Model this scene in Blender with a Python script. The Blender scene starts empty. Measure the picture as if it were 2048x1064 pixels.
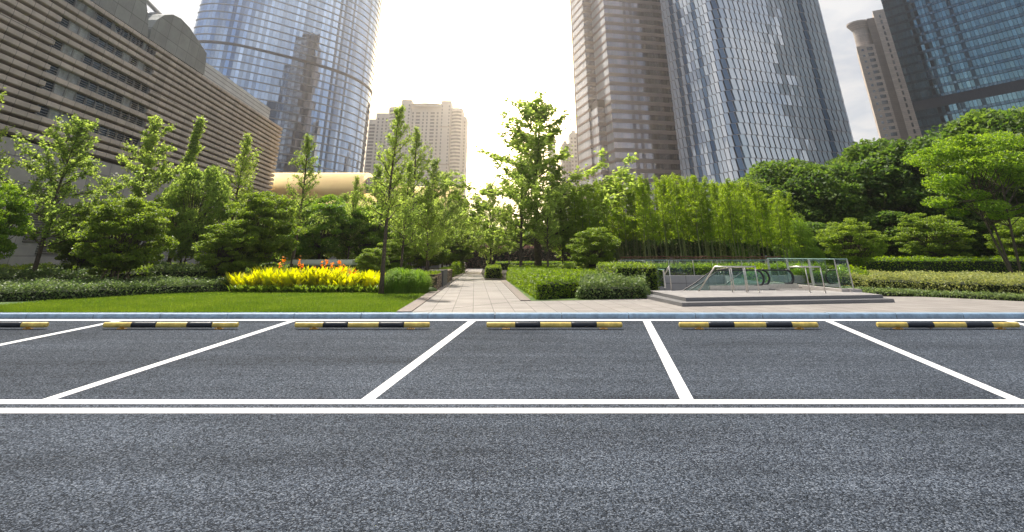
import bpy, math, random
import numpy as np
from mathutils import Vector, Matrix
PI = math.pi
C = bpy.context.scene.collection
rng = np.random.default_rng(7)
rnd = random.Random(11)

# ------------------------------------------------------------------ camera
F, TH, H = 1115.9, math.atan(512/1115.9), 1.5      # focal length in photo pixels, pitch, eye height
cam = bpy.data.cameras.new('camera'); co = bpy.data.objects.new('camera', cam); C.objects.link(co)
co.location = (0, 0, H); co.rotation_euler = (PI/2+TH, 0, 0)
cam.sensor_width = 36; cam.lens = 36*F/2048; cam.shift_y = -532/2048; cam.clip_end = 6000; cam.clip_start = .05
bpy.context.scene.camera = co

SUN_EL, SUN_AZ = math.radians(56), math.radians(-34)      # azimuth clockwise from +Y
SUNDIR = Vector((math.sin(SUN_AZ)*math.cos(SUN_EL), math.cos(SUN_AZ)*math.cos(SUN_EL), math.sin(SUN_EL)))

# ------------------------------------------------------------------ node helper
class NT:
    def __init__(s, nt): s.nt = nt; s.n = nt.nodes; s.l = nt.links
    def add(s, t, **kw):
        n = s.n.new(t)
        for k, v in kw.items():
            if k == 'inp':
                for a, b in v.items():
                    if isinstance(b, bpy.types.NodeSocket): s.l.new(b, n.inputs[a])
                    else: n.inputs[a].default_value = b
            else: setattr(n, k, v)
        return n
    def math(s, op, a, b=0.0, clamp=False):
        return s.add('ShaderNodeMath', operation=op, use_clamp=clamp, inp={0: a, 1: b}).outputs[0]
    def mix(s, f, a, b):
        n = s.add('ShaderNodeMix', data_type='RGBA'); n.clamp_factor = True
        for i, v in ((0, f), (6, a), (7, b)):
            if isinstance(v, bpy.types.NodeSocket): s.l.new(v, n.inputs[i])
            else: n.inputs[i].default_value = v if i == 0 else (*v, 1)
        return n.outputs[2]
    def ramp(s, f, stops):
        n = s.add('ShaderNodeValToRGB'); s.l.new(f, n.inputs[0]); e = n.color_ramp.elements
        while len(e) < len(stops): e.new(.5)
        for k, (p, c) in enumerate(stops):
            e[k].position = p; e[k].color = (*c, 1) if not isinstance(c, (int, float)) else (c, c, c, 1)
        return n.outputs[0]

# ------------------------------------------------------------------ world
w = bpy.data.worlds.new('World'); bpy.context.scene.world = w; w.use_nodes = True
N = NT(w.node_tree); N.n.clear()
sky = N.add('ShaderNodeTexSky', sky_type='NISHITA', sun_disc=False, sun_elevation=SUN_EL, sun_rotation=SUN_AZ)
sky.air_density = 1.0; sky.dust_density = 1.5
tc = N.add('ShaderNodeTexCoord')
sep = N.add('ShaderNodeSeparateXYZ', inp={0: tc.outputs['Generated']})
zz = N.math('MAXIMUM', sep.outputs[2], .0)
den = N.math('ADD', zz, .18)
cx = N.math('DIVIDE', sep.outputs[0], den); cy = N.math('DIVIDE', sep.outputs[1], den)
cv = N.add('ShaderNodeCombineXYZ', inp={0: cx, 1: cy, 2: 0.0})
nz = N.add('ShaderNodeTexNoise', inp={'Vector': cv.outputs[0], 'Scale': .9, 'Detail': 7.0, 'Roughness': .58, 'Distortion': .4})
nz2 = N.add('ShaderNodeTexNoise', inp={'Vector': cv.outputs[0], 'Scale': 3.2, 'Detail': 6.0, 'Roughness': .6, 'Distortion': .6})
# thin bright cloud sheet over the front half of the sky, broken clouds elsewhere
front = N.math('MULTIPLY', N.math('MAXIMUM', sep.outputs[1], 0.0), .22)
cov = N.math('ADD', nz.outputs[0], front)
mask = N.ramp(cov, [(.42, 0.0), (.58, 1.0)])
veil = N.ramp(nz2.outputs[0], [(.36, (.47, .53, .61)), (.58, (.69, .70, .72))])
bg = N.add('ShaderNodeVectorMath', operation='SCALE', inp={0: sky.outputs[0], 'Scale': .085})
glow = N.add('ShaderNodeVectorMath', operation='DOT_PRODUCT', inp={0: tc.outputs['Generated'], 1: (0.0, math.cos(math.radians(14)), math.sin(math.radians(14)))})  # warm glow painted into the sky straight ahead, apart from the sun lamp's direction
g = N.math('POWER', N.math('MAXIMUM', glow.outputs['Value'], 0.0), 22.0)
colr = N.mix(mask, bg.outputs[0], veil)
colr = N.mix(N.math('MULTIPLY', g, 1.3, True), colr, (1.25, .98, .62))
gl = N.add('ShaderNodeVectorMath', operation='SCALE', inp={0: (12.0, 9.2, 5.6), 'Scale': N.math('POWER', g, 4.0)})  # bright core added to the painted glow, warming the garden from ahead
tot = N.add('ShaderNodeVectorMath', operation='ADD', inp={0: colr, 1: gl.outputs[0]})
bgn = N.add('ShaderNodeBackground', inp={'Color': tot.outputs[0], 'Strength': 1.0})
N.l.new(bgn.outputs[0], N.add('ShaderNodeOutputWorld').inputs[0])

sl = bpy.data.lights.new('sun', 'SUN'); sl.energy = 5.0; sl.angle = math.radians(.5); sl.color = (1, .93, .82)
so = bpy.data.objects.new('sun', sl); C.objects.link(so); so.rotation_euler = SUNDIR.to_track_quat('Z', 'Y').to_euler()
HAZE = .0006
vs = bpy.context.scene.view_settings; vs.view_transform = 'Standard'; vs.look = 'None'; vs.gamma = 1; vs.exposure = .5
cyc = bpy.context.scene.cycles
cyc.max_bounces = 7; cyc.diffuse_bounces = 3; cyc.glossy_bounces = 3; cyc.transmission_bounces = 4; cyc.transparent_max_bounces = 12
cyc.use_adaptive_sampling = True

# ------------------------------------------------------------------ geometry of sight: pixel -> point
cT, sT = math.cos(TH), math.sin(TH)
def ray(px, py): return (px-1024, F*cT+py*sT, F*sT-py*cT)
def at(px, py, d):                                  # point at forward distance d
    x, y, z = ray(px, py); k = d/y
    return Vector((x*k, d, H+z*k))
def G(px, py, z=0.0):                               # point on the level z
    x, y, q = ray(px, py); k = (z-H)/q
    return Vector((x*k, y*k, z))
SL = .049
KB = -.13
x_, y_, z_ = ray(1024, 637.3); DK = y_*(KB-H)/z_
def R(px, py, lift=0.0):                            # point on the rising road surface
    x, y, z = ray(px, py)
    k = (KB-SL*DK-H)/(z-SL*y)
    return Vector((x*k, y*k, H+z*k+lift))
def road_z(y): return KB+SL*(y-DK)

# ------------------------------------------------------------------ object helpers
def tag(o, label=None, cat=None, group=None, kind=None):
    for k, v in (('label', label), ('category', cat), ('group', group), ('kind', kind)):
        if v: o[k] = v
    return o
class MB:
    def __init__(s): s.v = []; s.f = []; s.mi = []
    def quad(s, a, b, c, d, m=0):
        n = len(s.v); s.v += [tuple(a), tuple(b), tuple(c), tuple(d)]; s.f.append((n, n+1, n+2, n+3)); s.mi.append(m)
    def poly(s, pts, m=0):
        n = len(s.v); s.v += [tuple(p) for p in pts]; s.f.append(tuple(range(n, n+len(pts)))); s.mi.append(m)
    def prism(s, pts, z0, z1, m=0):                  # pts counter-clockwise from above
        n = len(s.v); k = len(pts)
        s.v += [(p[0], p[1], z0) for p in pts]+[(p[0], p[1], z1) for p in pts]
        s.f.append(tuple(range(n+k, n+2*k))); s.mi.append(m)
        s.f.append(tuple(range(n+k-1, n-1, -1))); s.mi.append(m)
        for i in range(k):
            j = (i+1) % k; s.f.append((n+i, n+j, n+k+j, n+k+i)); s.mi.append(m)
    def box(s, x0, x1, y0, y1, z0, z1, m=0): s.prism([(x0, y0), (x1, y0), (x1, y1), (x0, y1)], z0, z1, m)
    def obox(s, o, u, v, ww, m=0):                    # oriented box: corner o and three edge vectors
        o, u, v, ww = map(Vector, (o, u, v, ww)); n = len(s.v)
        for a in (0, 1):
            for b in (0, 1):
                for c in (0, 1): s.v.append(tuple(o+u*a+v*b+ww*c))
        for f in ((0, 1, 3, 2), (4, 6, 7, 5), (0, 4, 5, 1), (2, 3, 7, 6), (0, 2, 6, 4), (1, 5, 7, 3)):
            s.f.append(tuple(n+i for i in f)); s.mi.append(m)
    def tube(s, pts, r, seg=8, cap=True, m=0):
        pts = [Vector(p) for p in pts]; n = len(s.v); k = len(pts)
        if isinstance(r, (int, float)): r = [r]*k
        prev = None
        for i, p in enumerate(pts):
            t = (pts[min(i+1, k-1)]-pts[max(i-1, 0)]).normalized()
            a = t.cross(Vector((0, 0, 1)) if abs(t.z) < .95 else Vector((1, 0, 0))) if prev is None else prev-t*prev.dot(t)
            if a.length < 1e-5: a = t.orthogonal()
            a.normalize(); prev = a; b = t.cross(a)
            for j in range(seg):
                an = 2*PI*j/seg; s.v.append(tuple(p+(a*math.cos(an)+b*math.sin(an))*r[i]))
        for i in range(k-1):
            for j in range(seg):
                j2 = (j+1) % seg
                s.f.append((n+i*seg+j, n+i*seg+j2, n+(i+1)*seg+j2, n+(i+1)*seg+j)); s.mi.append(m)
        if cap:
            s.f.append(tuple(n+j for j in range(seg-1, -1, -1))); s.mi.append(m)
            s.f.append(tuple(n+(k-1)*seg+j for j in range(seg))); s.mi.append(m)
    def build(s, name, mats, parent=None, smooth=False, loc=None):
        me = bpy.data.meshes.new(name); me.from_pydata(s.v, [], s.f)
        if not isinstance(mats, (list, tuple)): mats = [mats]
        for m in mats: me.materials.append(m)
        if len(mats) > 1: me.polygons.foreach_set('material_index', s.mi)
        if smooth: me.polygons.foreach_set('use_smooth', [True]*len(me.polygons))
        me.update(); o = bpy.data.objects.new(name, me); C.objects.link(o)
        if parent: o.parent = parent
        if loc: o.location = loc
        return o
def empty(name, loc, label, cat, group=None, rz=0):
    o = bpy.data.objects.new(name, None); C.objects.link(o); o.location = loc; o.rotation_euler.z = rz
    o.empty_display_size = .3
    return tag(o, label, cat, group)
KIDS = {}
def copy_tree(o, parent=None):
    c = o.copy(); C.objects.link(c)
    if parent: c.parent = parent
    for ch in list(o.children): copy_tree(ch, c)
    return c
def local(pts, o): return [Vector(p)-Vector(o) for p in pts]

# ------------------------------------------------------------------ materials
def mat(name, col=(.5, .5, .5), rough=.6, metal=0.0, spec=.5, noise=None, bump=None, var=0.0):
    m = bpy.data.materials.new(name); m.use_nodes = True; T = NT(m.node_tree)
    b = T.n['Principled BSDF']; b.inputs['Roughness'].default_value = rough; b.inputs['Metallic'].default_value = metal
    b.inputs['Specular IOR Level'].default_value = spec
    t = T.add('ShaderNodeTexCoord'); vec = t.outputs['Object']
    c = None
    if noise:
        sc, amt = noise
        n = T.add('ShaderNodeTexNoise', inp={'Vector': vec, 'Scale': sc, 'Detail': 5.0, 'Roughness': .65})
        f = T.ramp(n.outputs[0], [(.3, 0.0), (.7, 1.0)])
        c = T.mix(f, [x*(1-amt) for x in col], [min(1, x*(1+amt)) for x in col])
    if var:
        g = T.add('ShaderNodeNewGeometry')
        c2 = T.mix(g.outputs['Random Per Island'], [x*(1-var) for x in col], [min(1, x*(1+var)) for x in col])
        c = c2 if c is None else T.mix(.5, c, c2)
    if c is None: b.inputs['Base Color'].default_value = (*col, 1)
    else: T.l.new(c, b.inputs['Base Color'])
    if bump:
        sc, st, dist = bump
        n = T.add('ShaderNodeTexNoise', inp={'Vector': vec, 'Scale': sc, 'Detail': 4.0})
        bp = T.add('ShaderNodeBump', inp={'Height': n.outputs[0], 'Strength': st, 'Distance': dist})
        T.l.new(bp.outputs[0], b.inputs['Normal'])
    return m
def leafmat(name, dark, light, trans=.45, rough=.45, big=.6):
    m = bpy.data.materials.new(name); m.use_nodes = True; T = NT(m.node_tree); T.n.clear()
    g = T.add('ShaderNodeNewGeometry'); t = T.add('ShaderNodeTexCoord'); oi = T.add('ShaderNodeObjectInfo')
    n = T.add('ShaderNodeTexNoise', inp={'Vector': t.outputs['Object'], 'Scale': big, 'Detail': 2.0})
    f = T.math('MULTIPLY', g.outputs['Random Per Island'], .55)
    f = T.math('ADD', f, T.math('MULTIPLY', T.math('SUBTRACT', n.outputs[0], .3), .8))
    f = T.math('ADD', f, T.math('MULTIPLY', T.math('SUBTRACT', oi.outputs['Random'], .5), .3), True)
    c = T.mix(f, dark, light)
    b = T.add('ShaderNodeBsdfPrincipled', inp={'Base Color': c, 'Roughness': rough, 'Specular IOR Level': .35})
    hs = T.add('ShaderNodeHueSaturation', inp={'Hue': .495, 'Saturation': 1.1, 'Value': 2.2, 'Color': c})
    tr = T.add('ShaderNodeBsdfTranslucent', inp={'Color': hs.outputs[0]})
    mx = T.add('ShaderNodeMixShader', inp={0: trans, 1: b.outputs[0], 2: tr.outputs[0]})
    T.l.new(mx.outputs[0], T.add('ShaderNodeOutputMaterial').inputs[0])
    return m
def glassmat(name, tint, rough=.03, var=.35, metal=1.0, dark=(.02, .03, .04), frac=0.0):
    """reflective curtain-wall glass: every pane its own tone, some panes with drawn blinds"""
    m = bpy.data.materials.new(name); m.use_nodes = True; T = NT(m.node_tree)
    b = T.n['Principled BSDF']; g = T.add('ShaderNodeNewGeometry')
    r = g.outputs['Random Per Island']
    c = T.mix(r, [x*(1-var) for x in tint], [min(1, x*(1+var)) for x in tint])
    if frac:
        st = T.math('GREATER_THAN', T.math('FRACT', T.math('MULTIPLY', r, 17.3)), 1-frac)
        c = T.mix(st, c, dark)
    T.l.new(c, b.inputs['Base Color']); b.inputs['Metallic'].default_value = metal; b.inputs['Roughness'].default_value = rough
    b.inputs['Specular IOR Level'].default_value = .8
    return m
M = {}
M['yellow'] = mat('yellow_paint', (.74, .54, .13), .42, noise=(6, .32), bump=(60, .3, .005))
M['black'] = mat('black_paint', (.012, .016, .024), .45, noise=(14, .4))
M['gold'] = mat('gold_bracket', (.45, .25, .03), .5, noise=(30, .4))
M['steel'] = mat('brushed_steel', (.55, .52, .48), .3, .9, noise=(20, .15))
M['rubber'] = mat('black_rubber', (.01, .01, .012), .35)
M['bark'] = mat('bark', (.085, .062, .045), .9, noise=(14, .45), bump=(30, .6, .03))
M['bark_light'] = mat('pale_bark', (.20, .165, .12), .9, noise=(14, .4), bump=(30, .5, .02))
M['culm'] = mat('bamboo_culm', (.17, .19, .06), .5, noise=(3, .35))
M['soil'] = mat('soil', (.035, .028, .018), .95, noise=(3, .4), bump=(12, .6, .05))
M['stone_dark'] = mat('dark_granite', (.10, .098, .095), .6, noise=(40, .25), bump=(60, .2, .004))
M['stone_light'] = mat('pale_granite', (.42, .38, .35), .6, noise=(25, .12))
M['wood'] = mat('stake_wood', (.30, .22, .13), .8, noise=(12, .3))
M['rope'] = mat('bamboo_rail', (.22, .10, .06), .8, noise=(12, .3))
def paint():
    m = bpy.data.materials.new('road_paint'); m.use_nodes = True; T = NT(m.node_tree); b = T.n['Principled BSDF']
    t = T.add('ShaderNodeTexCoord').outputs['Object']
    n = T.add('ShaderNodeTexNoise', inp={'Vector': t, 'Scale': 70.0, 'Detail': 4.0, 'Roughness': .7}); n2 = T.add('ShaderNodeTexNoise', inp={'Vector': t, 'Scale': .9, 'Detail': 3.0})
    chip = T.ramp(T.math('ADD', n.outputs[0], T.math('MULTIPLY', n2.outputs[0], .35)), [(.84, 0.0), (.90, 1.0)])
    c = T.mix(n2.outputs[0], (.86, .86, .87), (.70, .70, .70)); c = T.mix(chip, c, (.10, .11, .13))
    T.l.new(c, b.inputs['Base Color']); b.inputs['Roughness'].default_value = .6
    bp = T.add('ShaderNodeBump', inp={'Height': n.outputs[0], 'Strength': .3, 'Distance': .005}); T.l.new(bp.outputs[0], b.inputs['Normal']); return m
M['white_line'] = paint()

def clearglass(name, tint=(.80, .93, .90), refl=.12):
    m = bpy.data.materials.new(name); m.use_nodes = True; T = NT(m.node_tree); T.n.clear()
    tr = T.add('ShaderNodeBsdfTransparent', inp={'Color': (*tint, 1)})
    gl = T.add('ShaderNodeBsdfGlossy', inp={'Color': (.9, 1, .97, 1), 'Roughness': .02})
    fr = T.add('ShaderNodeFresnel', inp={'IOR': 1.5})
    f = T.math('ADD', T.math('MULTIPLY', fr.outputs[0], .8), refl*.3, True)
    mx = T.add('ShaderNodeMixShader', inp={0: f, 1: tr.outputs[0], 2: gl.outputs[0]})
    T.l.new(mx.outputs[0], T.add('ShaderNodeOutputMaterial').inputs[0]); return m
M['glass'] = clearglass('balustrade_glass', (.90, .97, .95))
M['glass_edge'] = mat('glass_edge', (.42, .62, .55), .2)

def asphalt():
    m = bpy.data.materials.new('asphalt'); m.use_nodes = True; T = NT(m.node_tree); b = T.n['Principled BSDF']
    t = T.add('ShaderNodeTexCoord').outputs['Object']
    v = T.add('ShaderNodeTexVoronoi', inp={'Vector': t, 'Scale': 58.0, 'Randomness': 1.0})
    v2 = T.add('ShaderNodeTexVoronoi', inp={'Vector': t, 'Scale': 140.0})
    s1 = T.add('ShaderNodeSeparateColor', inp={0: v.outputs['Color']}).outputs[0]
    s2 = T.add('ShaderNodeSeparateColor', inp={0: v2.outputs['Color']}).outputs[1]
    base = T.ramp(s1, [(0, (.003, .005, .009)), (.30, (.022, .028, .039)), (.66, (.096, .118, .156)), (1, (.25, .28, .33))])
    fine = T.ramp(s2, [(0, (.004, .006, .010)), (.5, (.036, .046, .062)), (1, (.24, .27, .31))])
    c = T.mix(.3, base, fine)
    edge = T.ramp(v.outputs['Distance'], [(.25, 1.0), (.75, .45)])
    mp = T.add('ShaderNodeMapping', inp={0: t, 'Scale': (.10, 1.4, 1)})
    nl = T.add('ShaderNodeTexNoise', inp={'Vector': mp.outputs[0], 'Scale': 1.3, 'Detail': 5.0, 'Roughness': .6})
    n3 = T.add('ShaderNodeTexNoise', inp={'Vector': t, 'Scale': .35, 'Detail': 3.0})
    lf = T.math('ADD', T.math('MULTIPLY', nl.outputs[0], .8), T.math('MULTIPLY', n3.outputs[0], .5))
    lf = T.ramp(lf, [(.45, .68), (.85, 1.28)])
    mul = T.add('ShaderNodeMix', data_type='RGBA', blend_type='MULTIPLY', inp={0: 1.0, 6: c, 7: lf}).outputs[2]
    mul = T.add('ShaderNodeMix', data_type='RGBA', blend_type='MULTIPLY', inp={0: .8, 6: mul, 7: edge}).outputs[2]
    T.l.new(mul, b.inputs['Base Color']); b.inputs['Roughness'].default_value = .85; b.inputs['Specular IOR Level'].default_value = .08
    h = T.math('ADD', T.math('MULTIPLY', v.outputs['Distance'], -1.0), T.math('MULTIPLY', s1, .5))
    bp = T.add('ShaderNodeBump', inp={'Height': h, 'Strength': .7, 'Distance': .012}); T.l.new(bp.outputs[0], b.inputs['Normal'])
    return m
M['asphalt'] = asphalt()
def paving(name, c1, c2, mortar, bw, bh, rz, sc=1.0):
    m = bpy.data.materials.new(name); m.use_nodes = True; T = NT(m.node_tree); b = T.n['Principled BSDF']
    t = T.add('ShaderNodeTexCoord').outputs['Object']
    mp = T.add('ShaderNodeMapping', inp={0: t, 'Rotation': (0, 0, rz)})
    br = T.add('ShaderNodeTexBrick', offset=.0, inp={'Vector': mp.outputs[0], 'Color1': (*c1, 1), 'Color2': (*c2, 1), 'Mortar': (*mortar, 1), 'Scale': 1.0, 'Brick Width': bw, 'Row Height': bh, 'Mortar Size': .012, 'Mortar Smooth': .3, 'Bias': 0.0})
    n = T.add('ShaderNodeTexNoise', inp={'Vector': t, 'Scale': .8, 'Detail': 6.0, 'Roughness': .7})
    lf = T.ramp(n.outputs[0], [(.3, .82), (.7, 1.12)])
    mul = T.add('ShaderNodeMix', data_type='RGBA', blend_type='MULTIPLY', inp={0: 1.0, 6: br.outputs[0], 7: lf}).outputs[2]
    T.l.new(mul, b.inputs['Base Color']); b.inputs['Roughness'].default_value = .7
    bp = T.add('ShaderNodeBump', inp={'Height': br.outputs['Fac'], 'Strength': .4, 'Distance': -.01}); T.l.new(bp.outputs[0], b.inputs['Normal'])
    return m
M['paving'] = paving('paving', (.25, .225, .205), (.31, .28, .255), (.11, .095, .085), .62, .62, math.radians(-3.5))
M['edging'] = mat('path_edging', (.21, .17, .15), .7, noise=(6, .2))
def lawnmat():
    m = bpy.data.materials.new('lawn'); m.use_nodes = True; T = NT(m.node_tree); b = T.n['Principled BSDF']
    t = T.add('ShaderNodeTexCoord').outputs['Object']
    n = T.add('ShaderNodeTexNoise', inp={'Vector': t, 'Scale': .5, 'Detail': 8.0, 'Roughness': .7})
    c = T.ramp(n.outputs[0], [(.3, (.04, .085, .012)), (.5, (.075, .14, .016)), (.72, (.17, .19, .04))])
    T.l.new(c, b.inputs['Base Color']); b.inputs['Roughness'].default_value = .9
    return m
M['lawn'] = lawnmat()
M['leaf_ginkgo'] = leafmat('ginkgo_leaves', (.13, .195, .045), (.36, .43, .10), .68)
M['leaf_bright'] = leafmat('bright_leaves', (.085, .165, .02), (.25, .34, .045), .52)
M['leaf_mid'] = leafmat('mid_leaves', (.07, .125, .02), (.25, .32, .045), .5)
M['leaf_dark'] = leafmat('dark_leaves', (.04, .09, .018), (.19, .27, .045), .44, .6)
M['leaf_bamboo'] = leafmat('bamboo_leaves', (.115, .18, .02), (.32, .41, .045), .54)
M['leaf_cover'] = leafmat('groundcover_leaves', (.045, .09, .025), (.22, .28, .09), .35, .5, 3)
M['leaf_hedge'] = leafmat('hedge_leaves', (.08, .145, .012), (.24, .32, .03), .45, .5, 3)
M['leaf_pale'] = leafmat('variegated_leaves', (.10, .15, .03), (.36, .36, .12), .35, .5, 1.5)
M['leaf_yellow'] = leafmat('yellow_leaves', (.30, .34, .015), (.72, .66, .03), .45, .5, 2)
M['leaf_grass'] = leafmat('grass_blades', (.06, .12, .014), (.19, .25, .035), .45, .6, .5)
M['leaf_tuft'] = leafmat('fine_grass', (.10, .19, .02), (.26, .38, .05), .45, .6, 1)
M['leaf_purple'] = leafmat('purple_leaves', (.07, .035, .035), (.17, .10, .07), .3, .6, 2)
M['petal'] = leafmat('orange_petals', (.80, .20, .01), (.95, .40, .03), .35, .6, 2)
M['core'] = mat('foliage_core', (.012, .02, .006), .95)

# ------------------------------------------------------------------ leaf meshes
def leafmesh(cs, size, up=.5, asp=.5, droop=0.0, seed=0):
    """four-cornered leaves at the given centres"""
    r = np.random.default_rng(seed); n = len(cs)
    nrm = r.normal(size=(n, 3)); nrm[:, 2] = np.abs(nrm[:, 2])+up; nrm /= np.linalg.norm(nrm, axis=1)[:, None]
    t = r.normal(size=(n, 3)); t[:, 2] -= droop; t -= nrm*(t*nrm).sum(1)[:, None]; t /= np.linalg.norm(t, axis=1)[:, None]
    b = np.cross(nrm, t); s = size*r.uniform(.6, 1.35, n)[:, None]
    v = np.stack([cs-t*s*.5, cs+b*s*asp*.5, cs+t*s*.5+nrm*s*.06, cs-b*s*asp*.5], 1).reshape(-1, 3)
    return v
def mesh_from_quads(name, v, m, parent=None, extra=None):
    n = len(v)//4; me = bpy.data.meshes.new(name)
    me.vertices.add(len(v)); me.vertices.foreach_set('co', v.astype(np.float32).ravel())
    me.loops.add(len(v)); me.loops.foreach_set('vertex_index', np.arange(len(v), dtype=np.int32))
    me.polygons.add(n); me.polygons.foreach_set('loop_start', np.arange(0, len(v), 4, dtype=np.int32))
    me.materials.append(m); me.update(calc_edges=True); me.validate()
    o = bpy.data.objects.new(name, me); C.objects.link(o)
    if parent: o.parent = parent
    return o
def seg_leaves(pts_a, pts_b, per, rad, r):
    out = []
    for a, b in zip(pts_a, pts_b):
        n = max(1, int(per*np.linalg.norm(b-a))); t = r.uniform(0, 1, n)[:, None]
        out.append(a+(b-a)*t+r.normal(size=(n, 3))*rad)
    return np.concatenate(out) if out else np.zeros((0, 3))

def ginkgo(h, spread, seed, nb=34, t0=.22, dens=150, leaf=.12, matl='leaf_ginkgo', steep=1.0, bend=.02, trunk=None, bark='bark', clump=.085):
    """open conical tree: straight leader, ascending branches, leaves in tufts along them"""
    r = np.random.default_rng(seed); root = bpy.data.objects.new('ginkgo_tree', None); C.objects.link(root)
    tr = MB(); rad = trunk or h*.0115+.02
    k = 12; ph = r.uniform(0, 6.28)
    def tp(t): return np.array([math.sin(t*3+ph)*bend*h*t, math.cos(t*2.3+ph)*bend*h*t, t*h])
    tr.tube([tp(i/k) for i in range(k+1)], [rad*(1.25 if i == 0 else 1)*(1-.9*i/k) for i in range(k+1)], 8)
    A, B = [], []
    for i in range(nb):
        t = t0+(.97-t0)*((i+r.uniform(-.3, .3))/nb); t = min(max(t, t0), .97)
        prof = (1-t)**.8/(1-t0)**.8*.95+.05
        if t < t0+.12: prof *= .85
        L = spread*prof*r.uniform(.55, 1.35); az = i*2.4+r.uniform(-.5, .5)
        el = math.radians(12+30*t+r.uniform(-10, 12))*steep
        p = tp(t); pts = [p]; d = np.array([math.cos(az)*math.cos(el), math.sin(az)*math.cos(el), math.sin(el)])
        q = p.copy(); ns = 5
        for j in range(ns):
            d = d+np.array([0, 0, .05])+r.normal(size=3)*.09; d /= np.linalg.norm(d); q = q+d*L/ns; pts.append(q)
        br = rad*(1-.88*t)*.42
        tr.tube(pts, [br*(1-.85*j/ns)+.004 for j in range(ns+1)], 5, False)
        for j in range(2 if t < .7 else 1, ns): A.append(pts[j]); B.append(pts[j+1])
        for j in range(1, ns+1):                      # side shoots
            for _ in range(2):
                sd = d+r.normal(size=3)*.75+np.array([0, 0, .25]); sd /= np.linalg.norm(sd); l2 = L*r.uniform(.12, .34)
                e = pts[j]+sd*l2; tr.tube([pts[j], (pts[j]+e)/2, e], [.012, .008, .004], 3, False); A.append(pts[j]); B.append(e)
    for i in range(3): A.append(tp(.86)); B.append(tp(1.0)+r.normal(size=3)*.05)
    trunk_o = tr.build('trunk', M[bark], root, True)
    tufts = seg_leaves(A, B, dens/9, .03, r)
    cs = (tufts[:, None, :]+r.normal(size=(len(tufts), 9, 3))*clump*r.uniform(.4, 1.4, (len(tufts), 1, 1))).reshape(-1, 3)
    mesh_from_quads('crown', leafmesh(cs, leaf, .5, .75, .2, seed), M[matl], root)
    return root
def bushy(name, h, wd, seed, c0=.25, lumps=46, leaves=13000, leaf=.11, matl='leaf_mid', stems=1, bark='bark', asp=.5, lump=.2, up=.6, flat=1.0, depth=1.0, shape='round'):
    """round-headed tree or big shrub: limbs reach to leaf clumps spread through the crown"""
    r = np.random.default_rng(seed); root = bpy.data.objects.new(name, None); C.objects.link(root)
    cz0 = h*c0; ch = h-cz0; tr = MB(); rt = h*.014+.02
    cen = []
    while len(cen) < lumps:
        p = r.uniform(-1, 1, 3); q = np.linalg.norm(p)
        if q > 1 or q < .35+.25*r.uniform(): continue
        if shape == 'cone':
            z = (p[2]+1)/2; m_ = 1-z*.85
            if math.hypot(p[0], p[1]) > m_: continue
        cen.append(p)
    cen = np.array(cen)*(1-lump*.75); P = np.stack([cen[:, 0]*wd/2, cen[:, 1]*wd/2*depth, cz0+ch/2+cen[:, 2]*ch/2], 1)
    st = []
    for i in range(stems):
        a = 2*PI*i/stems+r.uniform(0, 1); off = .0 if stems == 1 else wd*.07
        b0 = np.array([math.cos(a)*off*.5, math.sin(a)*off*.5, 0]); b1 = np.array([math.cos(a)*off*2.2, math.sin(a)*off*2.2, cz0+ch*.35])+r.normal(size=3)*.05*h*.4
        mid = (b0+b1)/2+r.normal(size=3)*.02*h
        tr.tube([b0, b0*.9+mid*.1+np.array([0, 0, .02]), mid, b1], [rt*1.3/math.sqrt(stems), rt/math.sqrt(stems), rt*.8/math.sqrt(stems), rt*.5/math.sqrt(stems)], 8)
        st.append((mid, b1))
    for i in range(lumps):
        mid, b1 = st[i % stems]; s = mid+(b1-mid)*r.uniform(0, 1); e = P[i]
        m_ = (s+e)/2+np.array([0, 0, -.06*h*.3])+r.normal(size=3)*.03*wd
        tr.tube([s, m_, e], [rt*.34/math.sqrt(stems), rt*.2, .008], 4, False)
    tr.build('trunk', M[bark], root, True)
    per = leaves//lumps; cs = []
    R_ = min(wd, ch)*lump
    for i in range(lumps):
        d = r.normal(size=(per, 3)); d /= np.linalg.norm(d, axis=1)[:, None]
        rr = R_*r.uniform(.6, 1.25)*(r.uniform(.25, 1, per)**.45)[:, None]
        cs.append(P[i]+d*rr*np.array([1.15, 1.15, .72*flat]))
    cs = np.concatenate(cs); keep = cs[:, 2] > cz0*.5+.05
    mesh_from_quads('crown', leafmesh(cs[keep], leaf, up, asp, .3, seed), M[matl], root)
    return root
def place(root, px, py, d, hh, label, cat='tree', group=None, rz=None, sx=1.0, first=[]):
    """put a tree with its top on the sight line through a photo point at distance d, scaled to height"""
    p = at(px, py, d); root.location = (p.x, p.y, 0)
    s = p.z/hh; root.scale = (s*sx, s*sx, s); root.rotation_euler.z = rnd.uniform(0, 6.28) if rz is None else rz
    tag(root, label, cat, group); return root

# ================================================================== SETTING
def struct(o): o['kind'] = 'structure'; return o
PIT = (6.4, 12.9, 25.6, 38.0)                     # sunken escalator court x0 x1 y0 y1
b = MB(); xs = [-1800, PIT[0], PIT[1], 1800]; ys = [DK+.3, PIT[2], PIT[3], 3500]
for i in range(3):
    for j in range(3):
        if i == 1 and j == 1: continue
        b.quad((xs[i], ys[j], -.03), (xs[i+1], ys[j], -.03), (xs[i+1], ys[j+1], -.03), (xs[i], ys[j+1], -.03))
struct(b.build('ground', M['soil']))
b = MB()
b.quad((-900, -25, road_z(-25)), (900, -25, road_z(-25)), (900, DK, KB), (-900, DK, KB))
b.quad((-900, -700, road_z(-25)), (900, -700, road_z(-25)), (900, -25, road_z(-25)), (-900, -25, road_z(-25)))
struct(b.build('road', M['asphalt']))
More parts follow.
